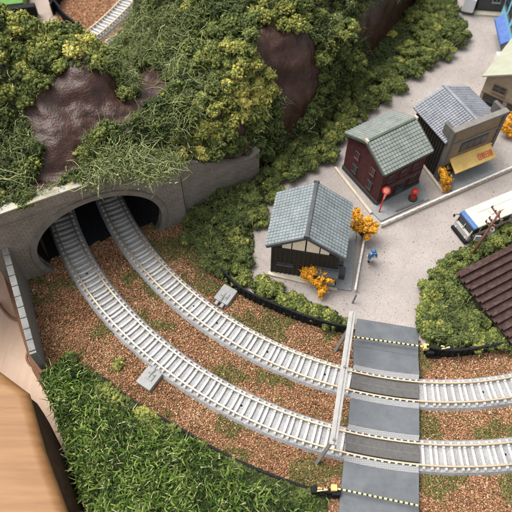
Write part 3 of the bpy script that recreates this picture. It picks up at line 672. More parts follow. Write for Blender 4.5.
# dark lining running back into the hill
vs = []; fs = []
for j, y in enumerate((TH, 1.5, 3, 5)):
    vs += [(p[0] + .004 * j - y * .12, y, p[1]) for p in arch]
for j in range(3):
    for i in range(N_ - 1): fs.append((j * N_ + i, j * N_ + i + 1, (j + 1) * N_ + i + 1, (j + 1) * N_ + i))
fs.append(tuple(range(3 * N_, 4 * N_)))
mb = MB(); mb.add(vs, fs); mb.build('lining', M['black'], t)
mb = MB()                                          # parapet band
mb.xzprism([(UL, 4.98), (6.5, 4.98), (UR - .03, 4.50), (UR - .03, 5.0), (6.5, 5.72), (UL, 5.72)], -.09, TH + .05); mb.build('parapet', M['wall'], t)
mb = MB(); mb.xzprism([(UL, 5.72), (3.1, 5.72), (3.1, 5.80), (UL, 5.80)], -.13, .30); mb.build('coping', M['coping'], t, bevel=.02)
mb = MB(); mb.xzprism([(3.12, 5.72), (6.4, 5.72), (6.4, 5.80), (3.12, 5.80)], -.13, .30); mb.build('coping', M['wallplain'], t, bevel=.02)
mb = MB(); mb.xzprism([(UL, 4.90), (6.5, 4.90), (6.5, 4.975), (UL, 4.975)], -.13, 0); mb.build('ledge', M['wallplain'], t)
# right wing wall
PC, PD = Vector((-3.95, 20.83, 0)), Vector((.14, 23.6, 0)); dw = (PD - PC).normalized()
t = thing('retaining_wall', 'grey brick retaining wall stepping down right of the tunnel, dark joint at its left', 'retaining wall', PC, math.atan2(dw.y, dw.x), 'tunnel retaining walls')
prof = [(0, -.05), (5.0, -.05), (5.0, 2.45), (4.4, 2.15), (3.4, 2.45), (2.1, 3.25), (1.0, 3.95), (0.03, 4.5)]
mb = MB(); mb.xzprism(prof, 0, .35); mb.build('wall', M['wall'], t)
mb = MB()
tp = [(0.03, 4.5), (1.0, 3.95), (2.1, 3.25), (3.4, 2.45), (4.4, 2.15), (5.02, 2.45)]
mb.xzprism(tp + [(x, z + .09) for x, z in tp[::-1]], -.05, .40); mb.build('coping', M['wallplain'], t)
mb = MB(); mb.box(-.10, -.02, -.04, .02, 0, 4.5); mb.build('joint', M['black'], t)
# left wing wall
PE, PF = Vector((-12.2, 16.7, 0)), Vector((-10.24, 11.76, 0)); dv = (PF - PE).normalized(); LW = (PF - PE).length
t = thing('retaining_wall', 'light grey retaining wall with block coping, left of the tunnel by the wooden table', 'retaining wall', PE, math.atan2(dv.y, dv.x), 'tunnel retaining walls')
za, zb = 3.1, 1.75
mb = MB(); mb.xzprism([(-.6, -.01), (LW, -.01), (LW, zb), (-.6, za + .15)], -.27, 0); mb.build('wall', M['taupe'], t)
nb = 11
for i in range(nb):
    x0 = -.6 + (LW + .6) * i / nb; x1 = -.6 + (LW + .6) * (i + 1) / nb - .03; f0 = (x0 + .6) / (LW + .6); f1 = (x1 + .6) / (LW + .6)
    z0 = za + .15 + (zb - za - .15) * f0; z1 = za + .15 + (zb - za - .15) * f1
    mb = MB(); mb.xzprism([(x0, z0 + .005), (x1, z1 + .005), (x1, z1 + .13), (x0, z0 + .13)], -.29, .02); mb.build('coping_block', M['sidewall'], t, bevel=.02)
mb = MB(); mb.box(LW + .003, LW + .12, -.30, .02, -.02, zb + .1, b=.02); mb.build('end_pier', M['sidewall'], t)

# ------------------------------------------------------------------ the mountain
KN = [((-24, 10.8), (-.42, .91), [(0, 5.2), (1.5, 5.8), (4, 7.2), (6.5, 9.3), (8.4, 10.1), (10.4, 8.4), (12.5, 3), (15, 0)]),
      ((-12.3, 16.8), (-.42, .91), [(0, 5.45), (1.5, 5.8), (4, 7.2), (6.5, 9.3), (8.4, 10.1), (10.4, 8.4), (12.5, 3), (15, 0)]),
      ((-9, 18.35), (-.42, .91), [(0, 5.5), (1.2, 5.6), (3.5, 6.8), (6, 9.0), (8.0, 9.5), (10, 6.2), (12, 3), (14, 0), (15, 0)]),
      ((-6, 19.8), (-.43, .90), [(0, 5.4), (1.5, 6.1), (3.5, 7.1), (5.4, 8.3), (7.2, 8.4), (9.0, 6.0), (11.6, 3), (14, 0), (15, 0)]),
      ((-4.1, 20.95), (-.5, .87), [(0, 4.6), (1.5, 5.9), (3, 6.5), (4.4, 6.3), (5.4, 5.7), (7, 3.6), (9, 1.0), (15, 0)]),
      ((-2.4, 22.15), (-.6, .8), [(0, 3.6), (1.0, 5.0), (2.4, 6.0), (3.8, 5.8), (5.2, 5.0), (7.2, 3.0), (11.5, 1.5), (15, 0)]),
      ((-.2, 23.7), (-.62, .78), [(0, 2.2), (.7, 4.0), (1.8, 6.2), (4, 6.5), (6, 6.1), (8.4, 4.2), (12.5, 3), (15, 0)]),
      ((1.0, 25.0), (-.60, .80), [(0, 0), (.5, 2.8), (1.1, 5.4), (2.2, 7.0), (6, 8.6), (11, 8), (13, 4), (15, 0)]),
      ((3.2, 26.6), (-.62, .78), [(0, 0), (.45, 2.8), (1.0, 5.4), (1.8, 6.9), (6, 8.6), (11, 8), (13, 4), (15, 0)]),
      ((4.9, 29.2), (-.8, .6), [(0, 0), (.45, 2.6), (1.1, 5.2), (2.2, 7.2), (6, 8.8), (11, 9), (13, 5), (15, 0)]),
      ((6.6, 32.6), (-.86, .5), [(0, 0), (.5, 2.6), (1.2, 5.2), (2.2, 7.2), (6, 8.8), (11, 9), (13, 5), (15, 0)]),
      ((9.6, 37.0), (-.82, .57), [(0, 0), (.5, 2.6), (1.2, 5.2), (2.2, 7.0), (6, 8.8), (11, 9), (13, 5), (15, 0)]),
      ((13.5, 43.0), (-.82, .57), [(0, 0), (.5, 2.6), (1.2, 5.2), (2.2, 7.0), (6, 8.8), (11, 9), (13, 5), (15, 0)]),
      ((18, 50.0), (-.82, .57), [(0, 0), (.5, 2.6), (1.2, 5.2), (2.2, 7.0), (6, 8.8), (11, 9), (13, 5), (15, 0)])]
NS, ND = 520, 170
DD = np.concatenate([np.linspace(0, 3, 80), np.linspace(3.05, 10, 66), np.linspace(10.2, 15, 24)])
ks = np.zeros(len(KN)); 
for i in range(1, len(KN)): ks[i] = ks[i - 1] + math.hypot(KN[i][0][0] - KN[i - 1][0][0], KN[i][0][1] - KN[i - 1][0][1])
ss = np.linspace(0, ks[-1], NS)
PR = np.stack([np.interp(DD, [a for a, _ in k[2]], [b for _, b in k[2]]) for k in KN])
foot = np.stack([np.interp(ss, ks, [k[0][i] for k in KN]) for i in (0, 1)], 1); dirn = np.stack([np.interp(ss, ks, [k[1][i] for k in KN]) for i in (0, 1)], 1)
def blur(a, w_, axis=0):
    ker = np.hanning(w_ + 2)[1:-1]; ker /= ker.sum(); pad = [(0, 0)] * a.ndim; pad[axis] = (w_ // 2, w_ // 2)
    ap = np.pad(a, pad, mode='edge'); return np.apply_along_axis(lambda v: np.convolve(v, ker, 'valid'), axis, ap)
foot_s = blur(foot, 9); dirn = blur(dirn, 31); dirn /= np.linalg.norm(dirn, axis=1)[:, None]
ZZ = np.stack([np.interp(ss, ks, PR[:, j]) for j in range(ND)], 1); ZZ = blur(blur(ZZ, 15, 0), 9, 1)
ZZ[:, 0] = np.interp(ss, ks, PR[:, 0])
XY = foot_s[:, None] + dirn[:, None] * DD[None, :, None]
HV = np.concatenate([XY, ZZ[..., None]], 2)
gu = np.gradient(HV, axis=0); gv = np.gradient(HV, axis=1); nrm = np.cross(gu, gv); nrm /= np.linalg.norm(nrm, axis=2)[..., None] + 1e-9
amp = np.clip(DD / .8, 0, 1)[None, :, None]
dsp = .34 * fnoise(HV, .55, 0) + .13 * np.abs(fnoise(HV, 1.4, 1)) + .05 * fnoise(HV, 4, 2) + .02 * fnoise(HV, 10, 3)
HV = HV + nrm * dsp[..., None] * amp
idx = np.arange(NS * ND).reshape(NS, ND)
F = np.stack([idx[:-1, :-1], idx[1:, :-1], idx[1:, 1:], idx[:-1, 1:]], -1).reshape(-1, 4)
hill = bulk('mountain', HV.reshape(-1, 3), F, M['rock'], None, smooth=True); struct(hill)
# closing skirt under the wall-side rim and at the left end
rim = HV[:, 0]; mb = MB()
q = [i for i in range(0, NS, 4)]
vs = []; 
for i in q: vs += [tuple(rim[i] + [dirn[i][0] * .02, dirn[i][1] * .02, 0]), (rim[i][0] + dirn[i][0] * .1, rim[i][1] + dirn[i][1] * .1, min(rim[i][2], 4.75) if ss[i] < ks[5] else 0)]
mb.add(vs, [(2 * i, 2 * i + 1, 2 * i + 3, 2 * i + 2) for i in range(len(q) - 1)])
struct(mb.build('mountain_rim', M['rock']))

# ------------------------------------------------------------------ foliage on the mountain
ROCKS = [[(22, 112), (35, 95), (48, 82), (62, 72), (78, 67), (96, 72), (112, 74), (116, 92), (126, 102), (142, 98), (150, 104), (142, 116), (120, 124), (98, 128), (86, 136), (80, 150), (84, 172), (60, 184), (30, 196), (36, 176), (46, 150), (28, 132)],
         [(132, 72), (148, 66), (168, 74), (168, 92), (156, 104), (140, 102), (136, 90)],
         [(253, 34), (268, 26), (290, 29), (312, 38), (321, 60), (320, 92), (306, 114), (292, 132), (279, 132), (283, 110), (272, 82), (262, 62)],
         [(360, 14), (374, -6), (420, -6), (412, 14), (396, 34), (378, 54), (367, 64), (362, 44)],
         [(224, 124), (238, 118), (252, 128), (246, 140), (230, 138)]]
def sample_grid(n):
    u = rng.random(n) * (NS - 1.01); v = rng.random(n) * (ND - 1.01)
    i = u.astype(int); j = v.astype(int)
    P = HV[i, j] + (HV[i + 1, j] - HV[i, j]) * (u - i)[:, None] + (HV[i, j + 1] - HV[i, j]) * (v - j)[:, None]
    return P, nrm[i, j], area[i, j], DD[j]
area = np.linalg.norm(np.cross(gu, gv), axis=2)
def hill_points(density, cond=None, seed=0):
    tot = area.sum(); n = int(NS * ND * 2.0); amax = np.percentile(area, 99.5)
    need = int(density * tot); P = []; N = []; got = 0
    while got < need:
        p, nn, a, d = sample_grid(400000); k = rng.random(len(p)) < a / amax; p = p[k]; nn = nn[k]
        P.append(p); N.append(nn); got += len(p)
    P = np.concatenate(P)[:need]; N = np.concatenate(N)[:need]
    px, py = pix(P)
    k = (px > -25) & (px < 500) & (py > -30) & (py < 240)
    P = P[k]; N = N[k]; px = px[k]; py = py[k]
    e1 = 4 * fnoise(P, 1.6, 0); e2 = 4 * fnoise(P, 1.6, 2)
    k = np.ones(len(P), bool)
    for rp in ROCKS: k &= ~inpoly(px + e1, py + e2, rp)
    return P[k], N[k], px[k], py[k]
CLUMPY = [[(-25, 20), (75, 8), (90, 40), (80, 66), (40, 80), (20, 100), (5, 118), (-25, 110)],
          [(60, 30), (125, 20), (125, 60), (80, 68)],
          [(188, 40), (215, 18), (262, -4), (330, -25), (340, 10), (300, 28), (262, 34), (276, 80), (284, 118), (262, 165), (230, 168), (170, 165), (180, 130), (205, 118), (180, 90)],
          [(318, 30), (365, 0), (362, 62), (400, 60), (470, -25), (500, 80), (330, 180), (250, 180), (285, 130), (318, 95)]]
def is_clumpy(px, py):
    k = np.zeros(len(px), bool)
    for c in CLUMPY: k |= inpoly(px, py, c)
    return k
def yellowness(px, py, P):                   # how yellow-green the clumps are, by where they grow
    y = .25 + .22 * fnoise(P, .8, 1)
    for (x, yy, r, a) in ((82, 50, 14, .55), (105, 52, 10, .45), (15, 95, 14, .35), (20, 25, 30, .25), (240, 65, 38, .38), (262, 95, 22, .32), (232, 118, 24, .30), (285, 25, 30, .25), (190, 155, 30, .28), (270, 12, 20, .2), (100, 152, 16, .35)):
        y = y + a * np.exp(-((px - x) ** 2 + (py - yy) ** 2) / (r * r))
    return y
def lumps_on(centres, radii, per, lump=(.05, .10), squash=.8, tbase=None, spread=.14):
    """broccoli-like foam: sub-bumps on each bush, crumbs on each sub-bump"""
    n = len(centres); sub = 9
    a = rng.normal(size=(n, sub, 3)); a /= np.linalg.norm(a, axis=2)[..., None]; a[..., 2] = np.abs(a[..., 2]) * 1.0
    C = centres[:, None] + a * radii[:, None, None] * rng.uniform(.45, .8, (n, sub, 1)) * [1, 1, squash]
    sr = radii[:, None] * rng.uniform(.34, .52, (n, sub))
    b = rng.normal(size=(n, sub, per, 3)); b /= np.linalg.norm(b, axis=3)[..., None]
    b[..., 2] = np.where(b[..., 2] < -.35, -b[..., 2], b[..., 2])
    P = C[:, :, None] + b * sr[:, :, None, None] * rng.uniform(.8, 1.12, (n, sub, per, 1))
    tb = (tbase if tbase is not None else np.full(n, .3))
    T = tb[:, None, None] + rng.normal(size=(n, sub, 1)) * spread * .6 + rng.normal(size=(n, sub, per)) * spread * .7
    P = P.reshape(-1, 3); T = T.reshape(-1)
    r = rng.uniform(*lump, len(P))
    V, F, k = pieces(P, r, (ICO, ICOF), .4)
    P2 = np.repeat(P, 2, 0); T2 = np.repeat(T, 2); V2, F2, k2 = flakes(P2 + rng.normal(size=P2.shape) * .05, .10)
    return merge([(V, F, np.repeat(T, k)), (V2, F2, np.repeat(T2 + .08 + rng.normal(size=len(T2)) * .14, k2))])

print('foliage')
# base crumbs everywhere that is not bare rock
P, N, px, py = hill_points(60)
T = np.clip(yellowness(px, py, P) * .6 + rng.normal(size=len(P)) * .08, 0, .8)
V, F, k = pieces(P + N * .03, rng.uniform(.06, .12, len(P)), (ICO, ICOF), .4)
V2, F2, k2 = flakes(P + N * .12 + rng.normal(size=P.shape) * .05, .08)
V, F, T = merge([(V, F, np.repeat(T, k)), (V2, F2, np.repeat(T + .1, k2))])
tag(struct(bulk('hillside_undergrowth', V, F, M['fol'], T), 'stuff'), 'dark green crumb foliage covering the mountain between the rocks', 'undergrowth')
# foam clumps
P, N, px, py = hill_points(3.4); kc = is_clumpy(px, py); k = kc | (rng.random(len(P)) < .5); P = P[k]; N = N[k]; px = px[k]; py = py[k]; kc = kc[k]
rad = rng.uniform(.20, .58, len(P)); tb = yellowness(px, py, P) + rng.normal(size=len(P)) * .12 - np.where(kc, 0, .06)
V, F, T = lumps_on(P + N * .12, rad, 15, tbase=tb)
tag(struct(bulk('hillside_clump_foliage', V, F, M['fol'], T), 'stuff'), 'olive and yellow green foam clumps massed over the mountain', 'foliage')
print('clumps', len(P))
# fibre foliage
P, N, px, py = hill_points(70); k = ~is_clumpy(px, py) | (rng.random(len(P)) < .10); P = P[k]; N = N[k]; px = px[k]
cl = np.clip(fnoise(P, 2.2, 1) + .45, 0, 1.2); k = rng.random(len(P)) < .25 + cl; P = P[k]; N = N[k]; cl = cl[k]
T = np.clip(.44 + .18 * fnoise(P, .9, 3) + .12 * (cl - .5) + rng.normal(size=len(P)) * .18, 0, 1)
V, F, k = strands(P + N * (rng.uniform(.05, .35, len(P)) + .35 * cl)[:, None], rng.uniform(.25, .75, len(P)), .026, seg=4)
tag(struct(bulk('hillside_fibre_foliage', V, F, M['fib'], np.repeat(T, k)), 'stuff'), 'tangled stringy green fibre foliage draped over the mountain', 'foliage')
print('fibres', len(P))
# little leaves on the fibres
V2, F2, k2 = flakes(np.repeat(P, 2, 0) + np.repeat(N, 2, 0) * (rng.uniform(.08, .4, 2 * len(P)) + .35 * np.repeat(cl, 2))[:, None] + rng.normal(size=(2 * len(P), 3)) * .08, .075)
tag(struct(bulk('hillside_leaf_flock', V2, F2, M['fib'], np.repeat(np.repeat(T, 2) + rng.normal(size=2 * len(T)) * .12, k2)), 'stuff'), 'small green leaf flock caught in the fibre foliage', 'foliage')
P, N, px, py = hill_points(40)
k = (inpoly(px, py, [(85, 20), (205, 10), (215, 60), (195, 130), (180, 165), (120, 175), (80, 160), (95, 120), (140, 100), (120, 50)]) | inpoly(px, py, [(-20, 110), (25, 120), (30, 190), (-20, 200)])) & (rng.random(len(P)) < .22); P = P[k]; N = N[k]
V, F, k = strands(P + N * rng.uniform(.3, .7, len(P))[:, None], rng.uniform(.6, 1.5, len(P)), .026, seg=6, lift=.2, curl=.7)
tag(struct(bulk('hillside_pale_fibre', V, F, M['fib'], np.repeat(np.clip(.66 + .16 * rng.normal(size=len(P)), 0, 1), k)), 'stuff'), 'long pale green threads matted over the slope above the tunnel', 'foliage')
print('pale', len(P))
# sprigs hanging over the portal and wall
spr = [at(*p, z) for p, z in [((96, 168), 5.9), ((110, 166), 5.95), ((126, 166), 6.0), ((140, 162), 5.9), ((150, 172), 5.8), ((158, 168), 5.8), ((120, 158), 6), ((170, 160), 5.6), ((134, 152), 6.1), ((88, 176), 5.9)]]
pts = np.array([tuple(p) for p in spr]); pts = np.repeat(pts, 60, 0) + rng.normal(size=(600, 3)) * [.35, .25, .15]
V, F, k = strands(pts, rng.uniform(.5, 1.4, 600), .032, lift=.1, seg=5)
T = np.clip(.55 + rng.normal(size=600) * .2, 0, 1)
tag(struct(bulk('overhanging_fibre', V, F, M['fib'], np.repeat(T, k)), 'stuff'), 'pale green fibre sprigs hanging over the tunnel parapet', 'foliage')
V2, F2, k2 = flakes(np.repeat(pts, 5, 0) + rng.normal(size=(3000, 3)) * .14 - [0, .15, .1], .09)
tag(struct(bulk('overhanging_leaves', V2, F2, M['fib'], np.repeat(rng.uniform(.4, .95, 3000), k2)), 'stuff'), 'light green leaf flock above the tunnel mouth', 'foliage')

# ------------------------------------------------------------------ shrubs standing on the ground: each one a thing
def shrub(pxc, pyc, rpx, label, yel=.3, z=ZT, fib=0, group=None, hz=.95, name='shrub', cat='shrub', m='fol'):
    c = at(pxc, pyc, z + .0); dist = math.hypot(c.y, CAM_H); r = rpx * dist / FPX * 1.12
    c = at(pxc, pyc, z + r * .45); base = np.array([c.x, c.y, z])
    t = thing(name, label, cat, tuple(base), 0, group)
    n = max(4, int(r * r * 26)); a = rng.uniform(0, 6.28, n); q = np.sqrt(rng.random(n)) * r * .82
    top_ = np.sqrt(np.maximum(0, 1 - (q / r) ** 2)) * r * hz
    C = np.stack([np.cos(a) * q, np.sin(a) * q, top_ * rng.uniform(.35, .85, n)], 1)
    rad = np.minimum(rng.uniform(.16, .34, n), r * .6)
    V, F, T = lumps_on(C, rad, 11, tbase=np.full(n, yel) + rng.normal(size=n) * .1)
    V[:, 2] = np.maximum(V[:, 2], .0)
    bulk('crown', V, F, M[m], T, t)
    if fib * n > 30:
        P = np.repeat(C, fib, 0) + rng.normal(size=(n * fib, 3)) * .16; P[:, 2] = np.abs(P[:, 2]) + .05
        V, F, k = strands(P, rng.uniform(.3, .8, len(P)), .017, lift=.5); V[:, 2] = np.maximum(V[:, 2], .0)
        bulk('fibres', V, F, M['fib'], np.repeat(np.clip(.4 + rng.normal(size=len(P)) * .2, 0, 1), k), t)
    mb = MB()
    for i in range(4): mb.tube([(0, 0, 0), (math.cos(i * 1.6) * r * .3, math.sin(i * 1.6) * r * .3, r * .5)], [.04, .02], 5)
    mb.build('stem', M['trunk'], t)
    return t
g = 'shrubs against the retaining wall'
for a in [(222, 200, 17, 'dark green shrub touching the middle of the retaining wall', .22, 14), (244, 198, 16, 'mid green shrub at the right end of the retaining wall', .28, 8),
          (205, 214, 13, 'stringy dark shrub just right of the tunnel mouth', .22, 20), (232, 222, 17, 'broad fibrous shrub in the middle of the wall thicket', .25, 14),
          (204, 240, 15, 'spiky green shrub at the lower left of the wall thicket', .25, 26), (216, 256, 17, 'dark round shrub nearest the inner track', .2, 14),
          (238, 237, 11, 'small yellow green shrub at the edge of the thicket', .55, 0), (243, 256, 12, 'dark green shrub beside the pale street edge', .24, 4),
          (258, 218, 12, 'olive shrub with yellow flecks near the timber house roof', .4, 2), (192, 222, 8, 'wispy pale tuft on the ballast by the portal', .45, 20),
          (240, 276, 11, 'yellow green shrub behind the left end of the black fence', .45, 3), (228, 270, 9, 'low dark shrub at the left end of the black fence', .28, 4), (190, 240, 7, 'sparse grassy tuft left of the thicket', .4, 22)]:
    shrub(a[0], a[1], a[2], a[3], a[4], z=.05, fib=a[5], group=g)
g = 'shrubs behind the curved black fence'
for a in [(261, 286, 10, 'olive shrub below the left corner of the timber house', .4), (272, 291, 10, 'round shrub between the timber house and the fence, second from the left', .36), (287, 300, 9, 'low olive shrub in the middle of the fence row', .45),
          (301, 304, 10, 'shrub right below the small orange tree', .35), (314, 313, 9, 'small shrub halfway between orange tree and gantry', .42), (329, 318, 10, 'dark shrub close to the gantry', .26), (345, 322, 6, 'tiny yellow green shrub beside the gantry beam', .5)]:
    shrub(*a[:3], a[3], a[4], group=g, hz=.8)
g = 'shrubs around the corrugated roof'
for a in [(444, 274, 13, 'shrub at the upper left corner of the corrugated roof', .3, 3), (433, 290, 13, 'bright shrub on the street edge left of the corrugated roof', .4, 2), (456, 291, 13, 'shrub touching the left side of the corrugated roof', .28, 3),
          (432, 310, 13, 'yellow flecked shrub bulging into the street', .42, 2), (452, 313, 15, 'large fibrous shrub in the middle of the thicket below the roof', .25, 14), (434, 331, 13, 'shrub just above the crossing barrier', .36, 3),
          (455, 336, 14, 'stringy shrub behind the right black fence', .28, 14), (472, 322, 13, 'shrub under the lower left corner of the corrugated roof', .34, 4), (477, 340, 11, 'yellow green shrub at the middle of the right black fence', .48, 2),
          (487, 331, 10, 'upright yellow shrub against the roof edge', .52, 2), (496, 341, 10, 'dark shrub near the right edge of the picture behind the fence', .26, 4), (511, 337, 12, 'shrub cut by the right picture edge above the fence', .3, 3),
          (456, 263, 9, 'small shrub at the foot of the utility pole', .32, 2), (470, 256, 9, 'round shrub between the pole and the bus', .36, 2), (482, 249, 9, 'shrub along the bus side, right of the pole', .3, 2), (495, 242, 10, 'shrub behind the bus and above the corrugated roof', .34, 2), (510, 236, 11, 'shrub at the right picture edge beside the bus', .3, 2), (428, 320, 8, 'small shrub nearest the crossing slab corner', .35, 0)]:
    shrub(*a[:3], a[3], a[4], fib=a[5], group=g)
g = 'shrubs along the foot of the mountain'
FOOT = [(268, 178, 12), (282, 168, 12), (272, 192, 10), (296, 172, 11), (292, 155, 12), (311, 160, 12), (325, 152, 12), (310, 143, 11), (330, 134, 13), (345, 124, 12), (342, 108, 13), (333, 92, 13), (357, 112, 11), (350, 88, 13), (366, 102, 12), (380, 94, 11), (365, 80, 12), (383, 76, 12), (395, 84, 10), (398, 66, 12), (412, 70, 10), (413, 52, 12), (428, 58, 11), (430, 40, 12), (442, 50, 11), (436, 24, 12), (424, 30, 11), (446, 12, 11), (430, 6, 12), (414, 16, 10), (338, 72, 13), (336, 50, 13), (330, 28, 13), (345, 30, 12), (352, 60, 12)]
FL = ['beside the right end of the retaining wall', 'below the second rock face', 'at the foot of the tall cliff', 'on the street edge above the red brick house', 'near the upper left of the red brick house', 'between the two brown cliffs', 'on the street edge below the far cliff', 'on the street edge opposite the slate roofed shop', 'at the top of the street']
def where(x, y):
    if x < 290: return FL[0]
    if x < 312: return FL[1]
    if x < 328: return FL[2] if y < 150 else FL[3]
    if x < 350: return FL[5] if y < 100 else FL[4]
    if x < 385: return FL[5] if y < 90 else FL[6]
    if x < 425: return FL[7]
    return FL[8]
for i, (x, y, r_) in enumerate(FOOT):
    yv = .24 + .2 * random.random(); z = ZT
    if (x, y) in ((338, 72), (336, 50), (330, 28), (345, 30), (352, 60), (333, 92)): z = {72: 1.2, 50: 3.0, 28: 5.0, 30: 5.0, 60: 2.2, 92: .4}[y]
    shrub(x, y, r_, ('yellow flecked' if yv > .37 else 'mid green' if yv > .3 else 'dark green') + ' foam shrub ' + where(x, y), yv, z=z, fib=4 if random.random() < .5 else 0, group=g)
shrub(455, 33, 15, 'large smooth round dark green bush jutting into the top of the street', .22, fib=0, hz=1.0)
shrub(473, 8, 4, 'tiny dark plant between the white truck and the street', .2)
THK = [[(188, 186), (212, 172), (236, 172), (258, 186), (270, 182), (268, 212), (254, 230), (252, 262), (246, 286), (226, 282), (208, 268), (196, 250), (186, 226), (180, 210)],
       [(440, 266), (456, 254), (480, 246), (520, 226), (520, 246), (476, 266), (462, 276), (476, 296), (480, 316), (500, 330), (520, 324), (520, 346), (490, 350), (450, 354), (428, 350), (425, 330), (424, 300), (430, 280)],
       [(258, 190), (262, 172), (290, 142), (318, 132), (330, 100), (352, 66), (366, 58), (380, 38), (398, 8), (404, -10), (452, -10), (458, 30), (436, 60), (408, 80), (384, 100), (350, 122), (340, 140), (318, 160), (286, 180), (270, 200)],
       [(250, 286), (262, 278), (290, 296), (340, 316), (350, 332), (322, 326), (280, 312), (252, 298)]]
n = 240000; P = np.stack([rng.uniform(-6, 20, n), rng.uniform(12, 46, n), np.full(n, .1)], 1); px, py = pix(P); k = np.zeros(n, bool)
ee = 3 * fnoise(P, 2.0, 1)
for q_ in THK: k |= inpoly(px + ee, py + ee, q_)
P = P[k]; hgt = .22 + .16 * fnoise(P, 1.3, 2); P[:, 2] += rng.random(len(P)) * np.clip(hgt, .05, 1)
P = P[rng.random(len(P)) < .5]
T = np.clip(.2 + .2 * fnoise(P, 1.1, 1) + rng.normal(size=len(P)) * .08, 0, .9)
V, F, k = pieces(P, rng.uniform(.06, .13, len(P)), (ICO, ICOF), .4)
V2, F2, k2 = flakes(P + [0, 0, .06] + rng.normal(size=P.shape) * .05, .085)
V, F, T = merge([(V, F, np.repeat(T, k)), (V2, F2, np.repeat(T + .1, k2))])
tag(struct(bulk('thicket_undergrowth', V, F, M['fol'], T), 'stuff'), 'low dark green crumb ground cover filling the gaps between the shrubs', 'undergrowth')
# low mats at near-left border of the ballast
for a in [(117, 364, 5, 'small bright moss tuft on the ballast above the long grass', .6), (145, 418, 9, 'olive moss clump beside the long black fence', .45), (66, 360, 8, 'dark tuft at the foot of the left retaining wall', .25)]:
    shrub(*a[:3], a[3], a[4], z=.02, hz=.5, name='moss_clump', cat='moss')

# ------------------------------------------------------------------ long grass bank
n = 60000
P = np.stack([rng.uniform(-11, 4, n), rng.uniform(3.0, 13, n), np.zeros(n)], 1)
k = inpoly(P[:, 0], P[:, 1], GR); P = P[k]; px, py = pix(P); k = (py < 535) & (px < 345); P = P[k]; px = px[k]; py = py[k]
df = dist_line(P, np.array([tuple(p[:2]) for p in smooth_line(FN3)]))
k = rng.random(len(P)) < np.clip(df / .9, .12, 1) * np.clip(1.15 - (px - 180) / 150, .25, 1) * np.clip(.75 + .5 * fnoise(P, 1.6, 0), .2, 1); P = P[k]; df = df[k]; px = px[k]
P[:, 2] = .12 + .15 * fnoise(P, .8, 1) + .1
P[:, 2] = np.clip(P[:, 2] + rng.uniform(0, .45, len(P)) * np.clip(df, 0, 1), .1, 1)
P = P[rng.permutation(len(P))[:21000]]
T = np.where(rng.random(len(P)) < .11, rng.uniform(.88, 1, len(P)), np.clip(.42 + .26 * rng.normal(size=len(P)) + .2 * fnoise(P, 1.6, 2), 0, .9))
V, F, k = quad_blades(P, rng.uniform(.2, .6, len(P)), rng.uniform(.025, .085, len(P)) * np.where(T > .86, .6, 1), lo=-.3, hi=1.3, bend=1.2)
tag(struct(bulk('long_grass', V, F, M['grass'], np.repeat(T, k)), 'stuff'), 'long bright green artificial grass with pale dry blades, bottom left', 'grass')
n = 15000
P = np.stack([rng.uniform(-11, 4, n * 4), rng.uniform(3.0, 13, n * 4), np.zeros(n * 4)], 1); P = P[inpoly(P[:, 0], P[:, 1], GR)]
df = dist_line(P, np.array([tuple(p[:2]) for p in smooth_line(FN3)])); px, py = pix(P); nf = np.clip(1.3 - df, 0, 1) * np.clip(.3 + fnoise(P, 1.8, 0), 0, 1); P[:, 2] += nf * rng.uniform(0, .35, len(P))
V, F, k = pieces(P + [0, 0, .13], rng.uniform(.05, .12, len(P)), (ICO, ICOF), .4)
V2, F2, k2 = flakes(P + [0, 0, .22] + rng.normal(size=P.shape) * .06, .09)
T = np.clip(.08 + .55 * nf + .15 * fnoise(P, 1.0, 3) + rng.normal(size=len(P)) * .08, 0, .8)
V, F, T = merge([(V, F, np.repeat(T, k)), (V2, F2, np.repeat(T + .1, k2))])
tag(struct(bulk('mossy_undergrowth', V, F, M['fol'], T), 'stuff'), 'dark mossy foam under and beside the long grass', 'undergrowth')
# a few strands lying over the board edge
for i, (a, b, c) in enumerate([((62, 448), (57, 452), (66, 457)), ((64, 475), (70, 470), (76, 466)), ((86, 500), (89, 494), (92, 489))]):
    mb = MB(); mb.tube([at(*a, .0), at(*b, .15), at(*c, .05)], .03, 6)
    o = mb.build('straw_strand', M['curb'], smooth=True); tag(o, ['pale curled straw strand over the board edge, highest of three', 'pale straw strand over the board edge, middle of three', 'short pale straw strand over the board edge, lowest of three'][i], 'straw')

